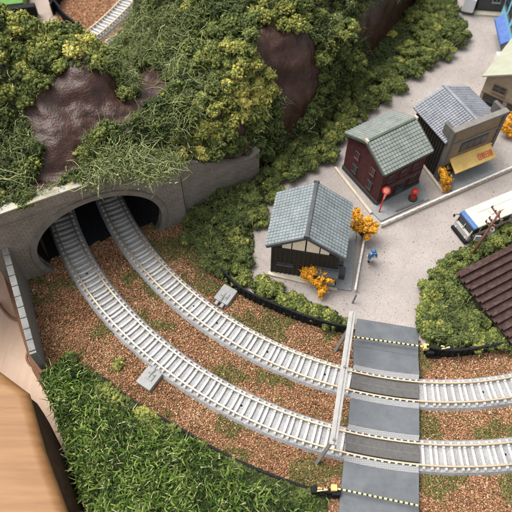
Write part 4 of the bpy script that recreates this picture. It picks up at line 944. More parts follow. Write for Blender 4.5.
# ------------------------------------------------------------------ roofs and houses
def tile_slope(mb, e0, e1, r1, r0, tw=.19, tl=.19, amp=.036, th=.08):
    """tiled slope: e0-e1 the eave, r0-r1 the ridge"""
    e0, e1, r0, r1 = map(Vector, (e0, e1, r0, r1)); W = (e1 - e0).length; L = (r0 - e0).length
    nrm_ = (e1 - e0).cross(r0 - e0).normalized()
    if nrm_.z < 0: nrm_ = -nrm_
    ncol = max(2, round(W / tw)); nrow = max(2, round(L / tl)); us = []
    for c in range(ncol): us += [(c + f) / ncol for f in (0, .10, .24, .5, .76, .90)]
    us.append(1.0); vs_ = []
    for r_ in range(nrow): vs_ += [(r_ / nrow + 1e-4, .8), ((r_ + .80) / nrow, .45), ((r_ + .84) / nrow, -.5), ((r_ + .985) / nrow, -.5)]
    vv = []; nu = len(us)
    for (v, hh) in vs_:
        for u in us:
            f = (u * ncol) % 1.0; prof = 0 if f < .05 or f > .95 else (.75 if f < .15 or f > .85 else 1)
            p = e0.lerp(e1, u).lerp(r0.lerp(r1, u), v) + nrm_ * (th + amp * 1.7 * prof + amp * .8 * hh); vv.append(p)
    ff = []
    for i in range(len(vs_) - 1):
        for j in range(nu - 1): ff.append((i * nu + j, i * nu + j + 1, (i + 1) * nu + j + 1, (i + 1) * nu + j))
    mb.add(vv, ff)
    b = [e0, e1, r1, r0]; mb.add([p for p in b] + [p + nrm_ * (th + .002) for p in b], [(0, 1, 2, 3), (7, 6, 5, 4), (0, 4, 5, 1), (1, 5, 6, 2), (2, 6, 7, 3), (3, 7, 4, 0)])
def gable_roof_x(t, W, D, ze, zr, ov, m, trim, tw=.19, ovy=None):
    """ridge along local y (gables face -y/+y); W in x, D in y"""
    ovy = ov if ovy is None else ovy; x0, x1, y0, y1, xm = -ov, W + ov, -ovy, D + ov, W / 2
    k = (zr - ze) / (W / 2); z_e = ze - ov * k
    for nm, e0, e1 in (('l', (x0, y0, z_e), (x0, y1, z_e)), ('r', (x1, y1, z_e), (x1, y0, z_e))):
        mb = MB(); r0 = (xm, e0[1], zr); r1 = (xm, e1[1], zr); tile_slope(mb, e0, e1, r1, r0, tw, tw); mb.build('roof_slope', m, t)
    mb = MB(); mb.box(xm - .09, xm + .09, y0 - .02, y1 + .02, zr + .03, zr + .19, b=.03); mb.build('ridge', trim, t)
    mb = MB()
    for y in (y0, y1): mb.box(xm - .15, xm + .15, y - .05, y + .05, zr + .02, zr + .24, b=.03)
    mb.each('ridge_end', trim, t)
    mb = MB()
    for y in (y0 - .03, y1 + .0):
        mb.bar((x0, y, z_e + .04), (xm, y, zr + .04), .06, .16); mb.bar((x1, y, z_e + .04), (xm, y, zr + .04), .06, .16)
    mb.each('bargeboard', trim, t)
def gable_walls(t, W, D, ze, zr, m, name='wall', z0=0.0):
    mb = MB(); mb.xzprism([(0, z0), (W, z0), (W, ze), (W / 2, zr - .02), (0, ze)], 0, D); return mb.build(name, m, t)
def window(t, face, u, z, w_, h_, W, D, frame='frame', mull=1, glass='glass', name='window', sill=True, arch_=False):
    """face: 'f' front (-y), 'l' left (-x), 'r' right (+x)"""
    if face == 'f': T = Matrix.Translation((u, 0, z))
    elif face == 'l': T = Matrix.Translation((0, u, z)) @ Matrix.Rotation(-math.pi / 2, 4, 'Z')
    else: T = Matrix.Translation((W, u, z)) @ Matrix.Rotation(math.pi / 2, 4, 'Z')
    fr = MB(); b = .035
    fr.box(-w_ / 2 - b, -w_ / 2, -.05, .01, -b, h_ + b, T); fr.box(w_ / 2, w_ / 2 + b, -.05, .01, -b, h_ + b, T); fr.box(-w_ / 2, w_ / 2, -.05, .01, h_, h_ + b, T); fr.box(-w_ / 2, w_ / 2, -.05, .01, -b, 0, T)
    for i in range(mull): x = -w_ / 2 + w_ * (i + 1) / (mull + 1); fr.box(x - .012, x + .012, -.035, .005, 0, h_, T)
    if mull: fr.box(-w_ / 2, w_ / 2, -.033, .005, h_ * .5 - .012, h_ * .5 + .012, T)
    if sill: fr.box(-w_ / 2 - .06, w_ / 2 + .06, -.09, .008, -b - .05, -b - .002, T)
    if arch_: fr.box(-w_ / 2 - .07, w_ / 2 + .07, -.07, .006, h_ + b + .003, h_ + b + .07, T)
    o = fr.build(name, M[frame], t); gl = MB(); gl.box(-w_ / 2, w_ / 2, -.02, .012, 0, h_, T); gl.build('pane', M[glass], o); return o

# --- timber house with blue-grey tiled roof
rz = math.atan2(-.7, 3.6)
W, D = 3.42, 3.15
t = thing('timber_house', 'black timber house with blue grey tiled gable roof beside the small orange tree', 'house', (at(274.5, 272, ZT).x - .22, at(274.5, 272, ZT).y, ZT), rz)
gable_walls(t, W, D, 2.60, 3.66, M['wood'])
gable_roof_x(t, W, D, 2.62, 3.72, .24, M['tileblue'], M['darktrim'], ovy=.07)
mb = MB()
for i in range(15):
    x = .06 + i * (W - .12) / 14; mb.box(x - .03, x + .03, -.045, .01, .1, 2.40)
mb.build('batten', M['wood'], t)
mb = MB(); k = (3.66 - 2.60) / (W / 2)
for x0, x1 in ((.55, 1.0), (1.06, 1.68), (1.76, 2.4), (2.46, 2.9)):
    za_ = 2.60 + k * min(x0, W - x0) - .12; zb_ = 2.60 + k * min(x1, W - x1) - .12
    lo = 2.56; mb.xzprism([(x0, lo), (x1, lo), (x1, max(lo + .03, zb_)), (x0, max(lo + .03, za_))], -.04, .01)
mb.each('gable_panel', M['plaster'], t)
mb = MB(); mb.box(-.02, W + .02, -.06, .012, 2.44, 2.53); mb.build('beam', M['wood'], t)
window(t, 'f', .75, 1.0, .75, .10, W, D, frame='darktrim', mull=0)
window(t, 'r', .8, .9, .6, .7, W, D, frame='darktrim'); window(t, 'r', 2.1, .9, .8, .7, W, D, frame='darktrim')
mb = MB(); mb.box(2.55, 3.15, -.05, .01, .05, 1.3); mb.build('door', M['darktrim'], t)
mb = MB(); mb.bar((2.3, -.28, 1.25), (3.55, -.28, 1.25), .5, .05); mb.bar((2.3, -.05, 1.33), (3.55, -.05, 1.33), .08, .05); mb.build('porch_roof', M['darktrim'], t)
mb = MB(); mb.box(W + .02, W + .5, .2, .75, 0, .55, b=.04); mb.box(W + .06, W + .35, .9, 1.2, 0, .4, b=.03); mb.each('side_bin', M['darktrim'], t)
mb = MB(); mb.box(-.1, W + .1, -.22, .0, -.01, .10); mb.build('plinth', M['curb'], t)
def flat_on(pts, h, name, m, z=ZT, bev=.02):
    P = [at(*p, z + h) for p in pts]
    mb = MB(); mb.prism([(p.x, p.y) for p in P], z - .02, z + h); return struct(mb.build(name, M[m], bevel=bev))
flat_on([(334, 288), (351.5, 290.5), (356.5, 236), (350, 205), (343, 205)], .1, 'pavement', 'slab')
# --- red brick house
F0 = at(376, 205.5, ZT); Rr = at(416.5, 184.5, ZT); L0 = at(339, 168, ZT)
t = thing('brick_house', 'two storey dark red brick house with grey green tiled roof', 'house', (F0.x, F0.y, ZT), math.atan2((Rr - F0).y, (Rr - F0).x) - math.pi / 2 + math.pi / 2)
# local x along the street front, y back.  ridge runs along x: build with gable builder turned by 90 degrees
W2 = 3.05; D2 = 3.25
sub = t
def roof_x(t, W, D, ze, zr, ov, m, trim, tw=.19):          # ridge along local x
    k = (zr - ze) / (D / 2); z_e = ze - ov * k; x0, x1, y0, y1, ym = -ov, W + ov, -ov, D + ov, D / 2
    for e0, e1 in (((x0, y0, z_e), (x1, y0, z_e)), ((x1, y1, z_e), (x0, y1, z_e))):
        mb = MB(); tile_slope(mb, e0, e1, (e1[0], ym, zr), (e0[0], ym, zr), tw, tw); mb.build('roof_slope', m, t)
    mb = MB(); mb.box(x0 - .02, x1 + .02, ym - .08, ym + .08, zr + .03, zr + .18, b=.03); mb.build('ridge', trim, t)
    mb = MB()
    for x in (x0, x1): mb.box(x - .06, x + .06, ym - .13, ym + .13, zr + .02, zr + .27, b=.03)
    mb.each('ridge_end', M['curb'], t)
    mb = MB()
    for x in (x0 - .03, x1 + .03): mb.bar((x, y0, z_e + .04), (x, ym, zr + .04), .06, .15); mb.bar((x, y1, z_e + .04), (x, ym, zr + .04), .06, .15)
    mb.each('bargeboard', trim, t)
    mb = MB(); mb.bar((x0, y0 - .03, z_e + .02), (x1, y0 - .03, z_e + .02), .08, .08); mb.build('gutter', trim, t)
def walls_x(t, W, D, ze, zr, m):
    vs = [(0, 0, 0), (0, D, 0), (0, D, ze), (0, D / 2, zr - .02), (0, 0, ze)]; vs += [(W, y, z) for _, y, z in vs]
    mb = MB(); mb.add(vs, [(0, 1, 2, 3, 4), (9, 8, 7, 6, 5), (0, 5, 6, 1), (1, 6, 7, 2), (4, 9, 5, 0), (2, 7, 8, 3), (3, 8, 9, 4)]); return mb.build('wall', m, t)
walls_x(t, W2, D2, 2.92, 3.70, M['brick'])
roof_x(t, W2, D2, 2.92, 3.74, .15, M['tilegreen'], M['greentrim'])
mb = MB(); mb.box(-.05, W2 + .05, -.05, D2 + .05, 0, .32); mb.build('stone_base', M['brickbase'], t)
for y in (.85, 2.25): window(t, 'l', y, 1.9, .30, .42, W2, D2, frame='redframe', mull=1)
for y in (.85, 2.25): window(t, 'l', y, .75, .30, .42, W2, D2, frame='brickbase', mull=1, arch_=True)
for x in (.6, 1.5, 2.4): window(t, 'f', x, 1.85, .38, .45, W2, D2, frame='redframe', mull=1)
window(t, 'f', .65, .7, .45, .5, W2, D2, frame='redframe'); window(t, 'f', 2.45, .7, .45, .5, W2, D2, frame='redframe')
mb = MB(); mb.box(1.25, 1.8, -.06, .01, .05, 1.15); dr = mb.build('door', M['darktrim'], t)
mb = MB(); mb.box(1.30, 1.50, -.075, -.061, .6, 1.05); mb.box(1.56, 1.76, -.075, -.061, .6, 1.05); mb.build('pane', M['glass'], dr)
mb = MB(); mb.box(.25, W2 - .25, -.16, .01, 1.42, 1.5); mb.build('cornice', M['redframe'], t)
flat_on([(369, 209), (381, 221), (429, 199), (424, 186), (417, 181), (377, 203)], .1, 'pavement', 'slab')
mb = MB(); a, b = at(396, 211, ZT + .14), at(423.5, 199.5, ZT + .14); mb.bar(a, b, .1, .08); struct(mb.build('kerb', M['taupe']))
def kerb(p, q, m='curb', name='kerb', w_=.16, h=.13):
    a, b = at(*p, ZT), at(*q, ZT); mb = MB(); mb.bar(a + Vector((0, 0, h / 2)), b + Vector((0, 0, h / 2)), w_, h); return struct(mb.build(name, M[m], bevel=.015))
kerb((335, 168), (371, 214)); kerb((421, 164), (443, 193)); kerb((270, 275), (337, 290.5), w_=.14)

# --- slate roofed shop with tall front and yellow awning
O3 = Vector((10.72, 23.5)); a3 = R(26); W3, D3 = 3.4, 3.1
t = thing('shop', 'tall fronted shop with slate grey tiled roof and a yellow awning', 'shop', (O3.x, O3.y, ZT), a3)
gable_walls(t, W3, D3, 3.0, 3.62, M['wood'])
x0, x1, xm = -.22, W3 + .22, W3 / 2
for e0, e1 in (((x0, .12, 2.92), (x0, D3 + .18, 2.92)), ((x1, D3 + .18, 2.92), (x1, .12, 2.92))):
    mb = MB(); tile_slope(mb, e0, e1, (xm, e1[1], 3.68), (xm, e0[1], 3.68), .16, .18); mb.build('roof_slope', M['tileslate'], t)
mb = MB(); mb.box(xm - .09, xm + .09, .12, D3 + .3, 3.72, 3.9, b=.03); mb.build('ridge', M['tileslate'], t)
mb = MB(); mb.bar((x0, D3 + .2, 2.98), (xm, D3 + .2, 3.74), .08, .16); mb.bar((x1, D3 + .2, 2.98), (xm, D3 + .2, 3.74), .08, .16); mb.each('bargeboard', M['tileslate'], t)
mb = MB()
for i in range(14): y = .3 + i * (D3 - .35) / 13; mb.box(-.05, .01, y - .05, y + .05, .1, 2.6)
mb.build('batten', M['wood'], t)
mb = MB()
for x in (-.12, W3 - .10): mb.box(x, x + .22, -.12, .22, 0, 3.95, b=.02)
mb.each('front_pillar', M['darktaupe'], t)
mb = MB(); mb.box(-.14, W3 + .14, -.16, .2, 3.95, 4.08, b=.02); mb.build('parapet_cap', M['taupe'], t)
mb = MB(); mb.box(-.13, .09, .2, .75, 3.3, 4.0, b=.02); mb.box(W3 - .09, W3 + .13, .2, .95, 3.3, 4.0, b=.02); mb.each('parapet_return', M['darktaupe'], t)
mb = MB(); mb.box(.1, W3 - .1, -.04, .1, 1.2, 3.94); mb.build('front_wall', M['tan'], t)
mb = MB(); mb.box(.12, W3 - .12, -.10, -.041, 2.85, 2.95); mb.box(.12, W3 - .12, -.10, -.041, 3.80, 3.9); mb.each('front_beam', M['taupe'], t)
fw = MB(); fw.box(.85, 2.75, -.07, -.041, 1.95, 2.7); fo = fw.build('window', M['darktrim'], t)
for i in range(4):
    mb = MB(); x = .9 + i * .46; mb.box(x, x + .4, -.085, -.071, 2.0, 2.65); mb.build('pane', M['glass'], fo)
mb = MB(); mb.box(.1, W3 - .1, .05, .09, .05, 1.2); mb.build('shopfront', M['glass'], t)
aw = MB(); aw.xzprism([(0, 0), (0, 0), (0, 0)], 0, 0)
aw = MB(); aw.add([(.4, -.05, 1.55), (3.3, -.05, 1.55), (3.3, -.78, 1.12), (.4, -.78, 1.12), (.4, -.05, 1.49), (3.3, -.05, 1.49), (3.3, -.78, 1.06), (.4, -.78, 1.06)], [(0, 1, 2, 3), (7, 6, 5, 4), (3, 2, 6, 7), (0, 3, 7, 4), (1, 5, 6, 2), (0, 4, 5, 1)])
ao = aw.build('awning', M['awning'], t)
mb = MB(); mb.box(.35, 3.35, -.12, -.041, 1.56, 1.66, b=.02); mb.build('awning_box', M['awning'], ao)
# red lettering strokes on the awning
mb = MB(); slope = (1.12 - 1.55) / (-.78 + .05)
def awp(x, y): return Vector((x, y, 1.55 + (y + .05) * slope + .012))
def stroke(x_a, y_a, x_b, y_b, w_=.045): mb.bar(awp(x_a, y_a), awp(x_b, y_b), w_, .012)
for gx in (2.15, 2.42, 2.69, 2.96):
    stroke(gx, -.34, gx + .2, -.34); stroke(gx, -.46, gx + .2, -.46); stroke(gx, -.60, gx + .2, -.60); stroke(gx + .02, -.32, gx + .02, -.62); stroke(gx + .19, -.32, gx + .19, -.62)
    if gx in (2.42, 2.96): stroke(gx + .1, -.32, gx + .1, -.62)
mb.build('lettering', M['redink'], ao)
flat_on([(447, 187), (455, 192), (497, 172.5), (490, 160), (440, 172)], .1, 'pavement', 'slab')

# --- beige house with pale green roof
P0 = at(477.5, 101, ZT)
t = thing('beige_house', 'beige two storey house with a plain pale green roof, right edge of the picture', 'house', (P0.x, P0.y, ZT), R(-36))
W4, D4 = 4.2, 4.0
gable_walls(t, W4, D4, 2.15, 3.35, M['beige'])
k4 = (3.35 - 2.15) / (W4 / 2)
for s_ in (0, 1):
    mb = MB(); x_e = -.25 if s_ == 0 else W4 + .25; ze = 2.15 - .25 * k4 + .01
    p = [(x_e, -.25, ze), (x_e, D4 + .25, ze), (W4 / 2, D4 + .25, 3.37), (W4 / 2, -.25, 3.37)]
    mb.add(p + [(a, b, c + .1) for a, b, c in p], [(0, 1, 2, 3), (7, 6, 5, 4), (0, 4, 5, 1), (1, 5, 6, 2), (2, 6, 7, 3), (3, 7, 4, 0)]); mb.build('roof_slope', M['palegreen'], t)
for x in (1.0, 2.5): window(t, 'f', x, 1.25, .8, .5, W4, D4, frame='tan', mull=1)
mb = MB(); mb.box(.2, 1.5, -.04, .01, .05, .78); mb.box(1.8, 3.2, -.04, .01, .05, .78); mb.each('ground_floor_opening', M['glass'], t)
mb = MB(); mb.box(0, W4, -.08, .01, .9, .98); mb.build('cornice', M['tan'], t)
kerb((478, 104), (520, 128), 'curb', w_=.2)
# --- light blue building and its awning
t = thing('blue_building', 'light blue building with a darker blue awning, top right corner', 'building', (16.95, 33.7, ZT), R(-4))
mb = MB(); mb.box(0, 5, 0, 4.0, 0, 3.6); mb.build('wall', M['bluewall'], t)
mb = MB(); mb.box(-.08, 5.1, -.08, 4.1, 3.6, 3.75); mb.build('parapet', M['bluewall'], t)
mb = MB(); mb.add([(0, .6, 1.5), (0, 3.4, 1.5), (-.5, 3.4, 1.15), (-.5, .6, 1.15), (0, .6, 1.4), (0, 3.4, 1.4), (-.5, 3.4, .97), (-.5, .6, .97)], [(0, 1, 2, 3), (7, 6, 5, 4), (3, 2, 6, 7), (0, 3, 7, 4), (1, 5, 6, 2)]); mb.build('awning', M['blueawn'], t)
mb = MB(); mb.box(-.04, .01, .5, 3.2, .1, .95); mb.build('shopfront', M['glass'], t)
for y in (.9, 2.2, 3.4): window(t, 'l', y, 2.1, .7, .8, 5, 4, frame='darktrim', mull=1)
window(t, 'f', 1.0, 2.1, .8, .8, 5, 4, frame='darktrim', mull=1)
mb = MB(); mb.box(-.45, -.15, -.1, .35, .0, .55, b=.03); o = mb.build('shop_crate', M['white']); o.location = (16.85, 34.0, ZT); tag(o, 'small white crate below the end of the blue awning', 'crate')
# --- dark grey building at the very top
t = thing('grey_building', 'dark grey brick building with beige kerb, cut by the top edge', 'building', (16.15, 39.5, ZT), R(-7))
mb = MB(); mb.box(0, 2.4, 0, 3, 0, 2.6); mb.build('wall', M['greywall'], t)
mb = MB(); mb.box(-.15, 2.5, -.2, 3.2, 2.6, 2.75); mb.build('roof', M['tileslate'], t)
window(t, 'f', 1.2, .9, .5, .55, 2.4, 3, frame='busgrey', mull=1); window(t, 'f', .45, 1.7, .35, .45, 2.4, 3, frame='busgrey', mull=1)
mb = MB(); mb.box(-.2, 2.3, -.5, -.05, -.01, .16); mb.build('step', M['curb'], t)
# --- white box truck at the top edge
t = thing('box_truck', 'white box truck parked by the dark grey building at the top edge', 'truck', (15.45, 39.4, ZT), R(72))
mb = MB(); mb.box(-.4, 2.2, -.42, .42, .28, 1.35, b=.04); mb.build('cargo_box', M['brightwhite'], t)
mb = MB(); mb.box(2.22, 2.9, -.4, .4, .22, 1.05, b=.06); mb.build('cab', M['brightwhite'], t)
for x in (0, 2.45):
    for y in (-.4, .4): mb = MB(); mb.tube([(x, y - .08, .2), (x, y + .08, .2)], .2, 14); mb.build('wheel', M['tyre'], t)
# --- corrugated shed
t = thing('shed', 'low shed with a dark brown corrugated roof amid the shrubs', 'shed', (0, 0, 0)); ZS = 1.0
c0 = at(455, 273, ZS + .15); c1 = at(520, 240, ZS + .15); c3 = at(494, 350, ZS - .1)
t.location = (c0.x, c0.y, ZT); O = Vector((c0.x, c0.y, ZT)); ux = (c1 - c0); ux.z = 0; Lx = 6.0; ux.normalize(); uy = Vector((ux.y, -ux.x, 0)); Ly = 4.6
# corrugations run along ux
mb = MB(); nr = 11; vs = []; fs = []; step = Ly / nr; cols = []
for i in range(nr): cols += [(i * step, 0), (i * step + step * .58, 0), (i * step + step * .62, .2), (i * step + step * .94, .2), (i * step + step * .98, 0)]
cols.append((Ly, 0))
for s_, zz in ((0, 0), (Lx, 0)):
    for c_, h_ in cols: vs.append(ux * s_ + uy * c_ + Vector((0, 0, ZS + h_ - c_ * .04)))
n = len(cols); fs = [(i, i + 1, n + i + 1, n + i) for i in range(n - 1)]
mb.add(vs, fs); ro = mb.build('roof', M['rust'], t); sm_ = ro.modifiers.new('thick', 'SOLIDIFY'); sm_.thickness = .04; sm_.offset = -1
mb = MB(); q = [ux * .15 + uy * .15, ux * Lx * .97 + uy * .15, ux * Lx * .97 + uy * (Ly - .15), ux * .15 + uy * (Ly - .15)]
mb.prism([(p.x, p.y) for p in q][::-1], 0, ZS - .25); mb.build('wall', M['wood'], t)

# ------------------------------------------------------------------ bus
b0 = at(458.5, 236, ZT); dirb = (at(512, 194.4, 1.5) - at(464, 214.4, 1.5)); ang = math.atan2(dirb.y, dirb.x)
t = thing('bus', 'cream roofed bus with a blue roof edge and grey front, parked by the utility pole', 'bus', (b0.x, b0.y, ZT), ang)
BW, BL, BH = 1.28, 6.2, 1.42      # width in y, length in x, front at x=0
mb = MB(); mb.box(.05, BL, -BW / 2, BW / 2, .16, .78, b=.05); mb.build('body', M['busgrey'], t)
mb = MB(); mb.box(.1, BL - .01, -BW / 2 + .015, BW / 2 - .015, .78, 1.26); mb.build('windows', M['glass'], t)
mb = MB(); mb.box(.38, BL, -BW / 2 - .01, BW / 2 + .01, 1.26, BH, b=.05); mb.build('roof', M['buswhite'], t)
mb = MB(); mb.box(.12, .37, -BW / 2 - .01, BW / 2 + .01, 1.24, BH - .01, b=.04); mb.build('front_roof_panel', M['busblue'], t)
mb = MB()
for i in range(9):
    x = .6 + i * .68
    for s_ in (-1, 1): mb.box(x - .035, x + .035, s_ * BW / 2 - .02, s_ * BW / 2 + .012, .77, 1.27)
mb.each('window_pillar', M['busgrey'], t)
mb = MB(); mb.box(.06, BL + .005, -BW / 2 - .012, BW / 2 + .012, .50, .62); mb.build('side_stripe', M['orange'], t)
mb = MB(); mb.box(-.02, .12, -BW / 2 + .02, BW / 2 - .02, .3, .74, b=.05); mb.build('front_panel', M['busgrey'], t)
mb = MB(); mb.box(-.12, .1, -BW / 2, BW / 2, .08, .28, b=.04); mb.build('bumper', M['black'], t)
mb = MB(); mb.bar((.01, -BW / 2 + .06, .76), (.16, -BW / 2 + .06, 1.25), .06, .06); mb.bar((.01, BW / 2 - .06, .76), (.16, BW / 2 - .06, 1.25), .06, .06); mb.bar((.01, 0, .76), (.16, 0, 1.25), .04, .04); mb.each('windscreen_frame', M['busgrey'], t)
for s_ in (-1, 1):
    mb = MB(); mb.tube([(-.05, s_ * .42, .42), (-.02, s_ * .42, .42)], .07, 12); mb.build('headlight', M['chrome'], t)
    mb = MB(); mb.bar((.1, s_ * BW / 2, 1.2), (-.05, s_ * (BW / 2 + .14), 1.05), .025, .025); mb.box(-.08, -.03, s_ * (BW / 2 + .14) - .05, s_ * (BW / 2 + .14) + .05, .9, 1.08); mb.build('mirror', M['black'], t)
    for x in (.95, 4.6):
        mb = MB(); mb.tube([(x, s_ * (BW / 2 - .08), .2), (x, s_ * (BW / 2 + .015), .2)], .22, 18); wo = mb.build('wheel', M['tyre'], t)
        mb = MB(); mb.tube([(x, s_ * (BW / 2 + .0), .2), (x, s_ * (BW / 2 + .03), .2)], .1, 12); mb.build('rim', M['chrome'], wo)
mb = MB(); mb.box(.9, BL - .2, .16, .19, BH, BH + .015); mb.build('roof_seam', M['busgrey'], t)
mb = MB(); mb.box(1.5, 2.3, -.25, .05, BH, BH + .06, b=.02); mb.box(4.0, 4.8, -.25, .05, BH, BH + .06, b=.02); mb.each('roof_vent', M['buswhite'], t)

# ------------------------------------------------------------------ utility pole
pb = at(468.5, 260, ZT); pt = at(500.5, 211, 3.3)
t = thing('utility_pole', 'leaning brown utility pole with crossarms beside the bus', 'utility pole', pb); O = Vector(pb)
mb = MB(); mb.tube([(0, 0, 0), pt - O], [.085, .06], 10); mb.build('pole', M['pole'], t, smooth=True)
def on_pole(s_): return (pt - O) * s_
for (p, q, z) in (((491.5, 206.5), (502.5, 222), 3.0), ((485.5, 221), (492.5, 230), 2.5), ((489, 217.5), (495.5, 227), 2.6)):
    a, b = at(*p, z) - O, at(*q, z) - O
    mb = MB(); mb.bar(a, b, .07, .07); ar = mb.build('crossarm', M['pole'], t)
    mb = MB()
    for f in (.06, .35, .65, .94): c = a.lerp(b, f); mb.tube([c, c + Vector((0, 0, .14))], .035, 8)
    mb.each('insulator', M['greywall'], ar)
c = at(490.5, 231, 1.9) - O; mb = MB(); mb.tube([c - Vector((0, 0, .2)), c + Vector((0, 0, .18))], .17, 14); mb.build('transformer', M['busgrey'], t)
mb = MB(); mb.bar(c, on_pole(.6), .06, .06); mb.build('bracket', M['pole'], t)
c = at(477.5, 238, 1.2) - O; mb = MB(); mb.box(c.x - .16, c.x + .16, c.y - .02, c.y + .02, c.z - .22, c.z + .2, b=.01); s1 = mb.build('sign_plate', M['white'], t)
mb = MB()
for i in range(3): mb.box(c.x - .11, c.x + .11, c.y - .03, c.y - .021, c.z - .12 + i * .1, c.z - .08 + i * .1)
mb.build('sign_print', M['busblue'], s1)

# ------------------------------------------------------------------ post box, red sign, person
p = at(412.5, 199, ZT + .1)
t = thing('post_box', 'round red pillar post box in front of the brick house', 'post box', p)
mb = MB(); mb.tube([(0, 0, 0), (0, 0, .14), (0, 0, .15)], [.25, .25, .22], 18); mb.build('base', M['brickbase'], t)
mb = MB(); mb.tube([(0, 0, .13), (0, 0, .62), (0, 0, .64), (0, 0, .72)], [.165, .165, .2, .2], 18); mb.build('body', M['red'], t)
mb = MB(); mb.sphere((0, 0, .72), .2, 16, sc=(1, 1, .55)); mb.build('cap', M['red'], t, smooth=True)
mb = MB(); mb.box(-.08, .08, -.19, -.15, .5, .54); mb.build('slot', M['black'], t)
p = at(379, 212, ZT + .1); q = at(386.5, 190.5, 1.75)
t = thing('round_sign', 'leaning red post with a round salmon sign before the brick house', 'sign', p); O = Vector(p)
mb = MB(); mb.tube([(0, 0, 0), q - O], .045, 8); mb.build('post', M['red'], t)
hd = q - O; d = hd.normalized()
nv = Vector((-.15, -.7, .7)).normalized()
mb = MB(); mb.tube([hd - nv * .02, hd + nv * .02], .23, 20); mb.build('disc', M['red'], t)
mb = MB(); mb.tube([hd + nv * .021, hd + nv * .035], .15, 20); mb.build('disc_face', M['pink'], t)
mb = MB(); mb.tube([hd - d * .55 + Vector((0, -.05, 0)), hd - d * .15 + Vector((0, -.05, 0))], [.04, .09], 8); mb.build('handle_plate', M['pink'], t)

def person(loc, rz):
    t = thing('person', 'tiny standing figure in a blue top and cap with white shorts on the street', 'person', loc, rz)
    sk = [((0, 0, .56), .085), ((0, 0, .68), .08), ((0, 0, .80), .095), ((0, 0, .90), .085), ((0, -.005, .965), .04), ((0, -.01, 1.03), .07), ((0, -.01, 1.12), .065),
          ((-.055, 0, .52), .065), ((-.065, -.01, .30), .045), ((-.07, .01, .06), .03), ((-.07, -.07, .03), .028), ((.055, 0, .52), .065), ((.075, .03, .30), .045), ((.08, .07, .06), .03), ((.08, 0, .03), .028),
          ((-.12, 0, .88), .042), ((-.165, -.02, .70), .032), ((-.15, -.12, .58), .024), ((-.145, -.15, .55), .02), ((.12, 0, .88), .042), ((.17, -.01, .70), .032), ((.16, -.10, .57), .024), ((.155, -.13, .54), .02)]
    ed = [(0, 1), (1, 2), (2, 3), (3, 4), (4, 5), (5, 6), (0, 7), (7, 8), (8, 9), (9, 10), (0, 11), (11, 12), (12, 13), (13, 14), (3, 15), (15, 16), (16, 17), (17, 18), (3, 19), (19, 20), (20, 21), (21, 22)]
    # finger stubs
    for h, s_ in ((18, -1), (22, 1)):
        hp = sk[h][0]
        for f in range(5):
            sk.append(((hp[0] + (f - 2) * .011, hp[1] - .02 - .006 * (2 - abs(f - 2)), hp[2] - .03), .006)); ed.append((h, len(sk) - 1))
    def skin(name, sel, m, infl, par):
        mp = {o: i for i, o in enumerate(sel)}; me = bpy.data.meshes.new(name)
        me.from_pydata([sk[i][0] for i in sel], [(mp[a], mp[b]) for a, b in ed if a in mp and b in mp], [])
        ob = bpy.data.objects.new(name, me); COL.objects.link(ob); ob.parent = par; md = ob.modifiers.new('skin', 'SKIN'); md.use_smooth_shade = True
        for i, o in enumerate(sel): v = me.skin_vertices[0].data[i]; r_ = sk[o][1] + infl; v.radius = (r_, r_ * .85)
        me.skin_vertices[0].data[0].use_root = True
        ob.modifiers.new('sub', 'SUBSURF').levels = 1; me.materials.append(m); return ob
    b = skin('body', list(range(len(sk))), M['skin'], 0, t)
    skin('jacket', [1, 2, 3, 15, 16, 17, 19, 20, 21], M['blue'], .03, t)
    skin('shorts', [0, 7, 8, 11, 12], M['white'], .045, t)
    skin('trouser_leg', [7, 8, 9], M['dark'], .03, t); skin('trouser_leg', [11, 12, 13], M['dark'], .03, t)
    mb = MB(); mb.sphere((0, -.01, 1.12), .105, 12, sc=(1, 1.05, .8)); mb.box(-.06, .06, -.17, -.07, 1.09, 1.11, b=.006); mb.build('cap', M['blue'], t, smooth=True)
    mb = MB(); mb.sphere((-.025, -.078, 1.06), .01, 6); mb.sphere((.025, -.078, 1.06), .01, 6); mb.build('eyes', M['black'], t)
    mb = MB(); mb.tube([(0, -.08, 1.05), (0, -.092, 1.03)], .008, 6); mb.box(-.018, .018, -.082, -.076, 1.005, 1.012); mb.build('nose', M['skin'], t)
    return t
pp = at(370, 262.5, ZT); person(pp, R(25)); bpy.data.objects['person'].scale = (1.35, 1.35, 1.05)

# ------------------------------------------------------------------ orange autumn trees
def autumn_tree(pxb, pyb, blobs, label, z=ZT, n_leaf=420):
    b = at(pxb, pyb, z); t = thing('autumn_tree', label, 'tree', b, 0, 'small orange autumn trees'); O = Vector(b)
    C = []; mb = MB(); top_ = None
    for (x, y, zz, r_) in blobs:
        c = at(x, y, zz) - O; C.append((c, r_)); mb.tube([(0, 0, 0), c * .5 + Vector((random.uniform(-.05, .05), 0, 0)), c], [.05, .035, .015], 6)
    mb.build('trunk', M['trunk'], t)
    cs = np.array([tuple(c) for c, _ in C]); rs = np.array([r_ for _, r_ in C])
    V, F, T = lumps_on(cs, rs, 9, lump=(.04, .085), tbase=np.full(len(cs), .5), spread=.4)
    P = np.repeat(cs, 45, 0) + rng.normal(size=(len(cs) * 45, 3)) * np.repeat(rs, 45)[:, None] * .62
    V2, F2, k2 = flakes(P, .10); V, F, T = merge([(V, F, T), (V2, F2, np.repeat(rng.random(len(P)), k2))])
    bulk('crown', V, F, M['leafY'], T, t)
autumn_tree(362, 236, [(353, 216, 1.3, .24), (351, 225, 1.2, .20), (360, 219, 1.5, .27), (368, 222, 1.4, .24), (372, 231, 1.2, .24), (363, 229, 1.2, .24), (356, 228, 1.0, .18), (375, 226, 1.2, .14), (357, 211, 1.4, .12), (367, 237, .9, .13)], 'orange autumn tree at the top end of the white fence beside the timber house')
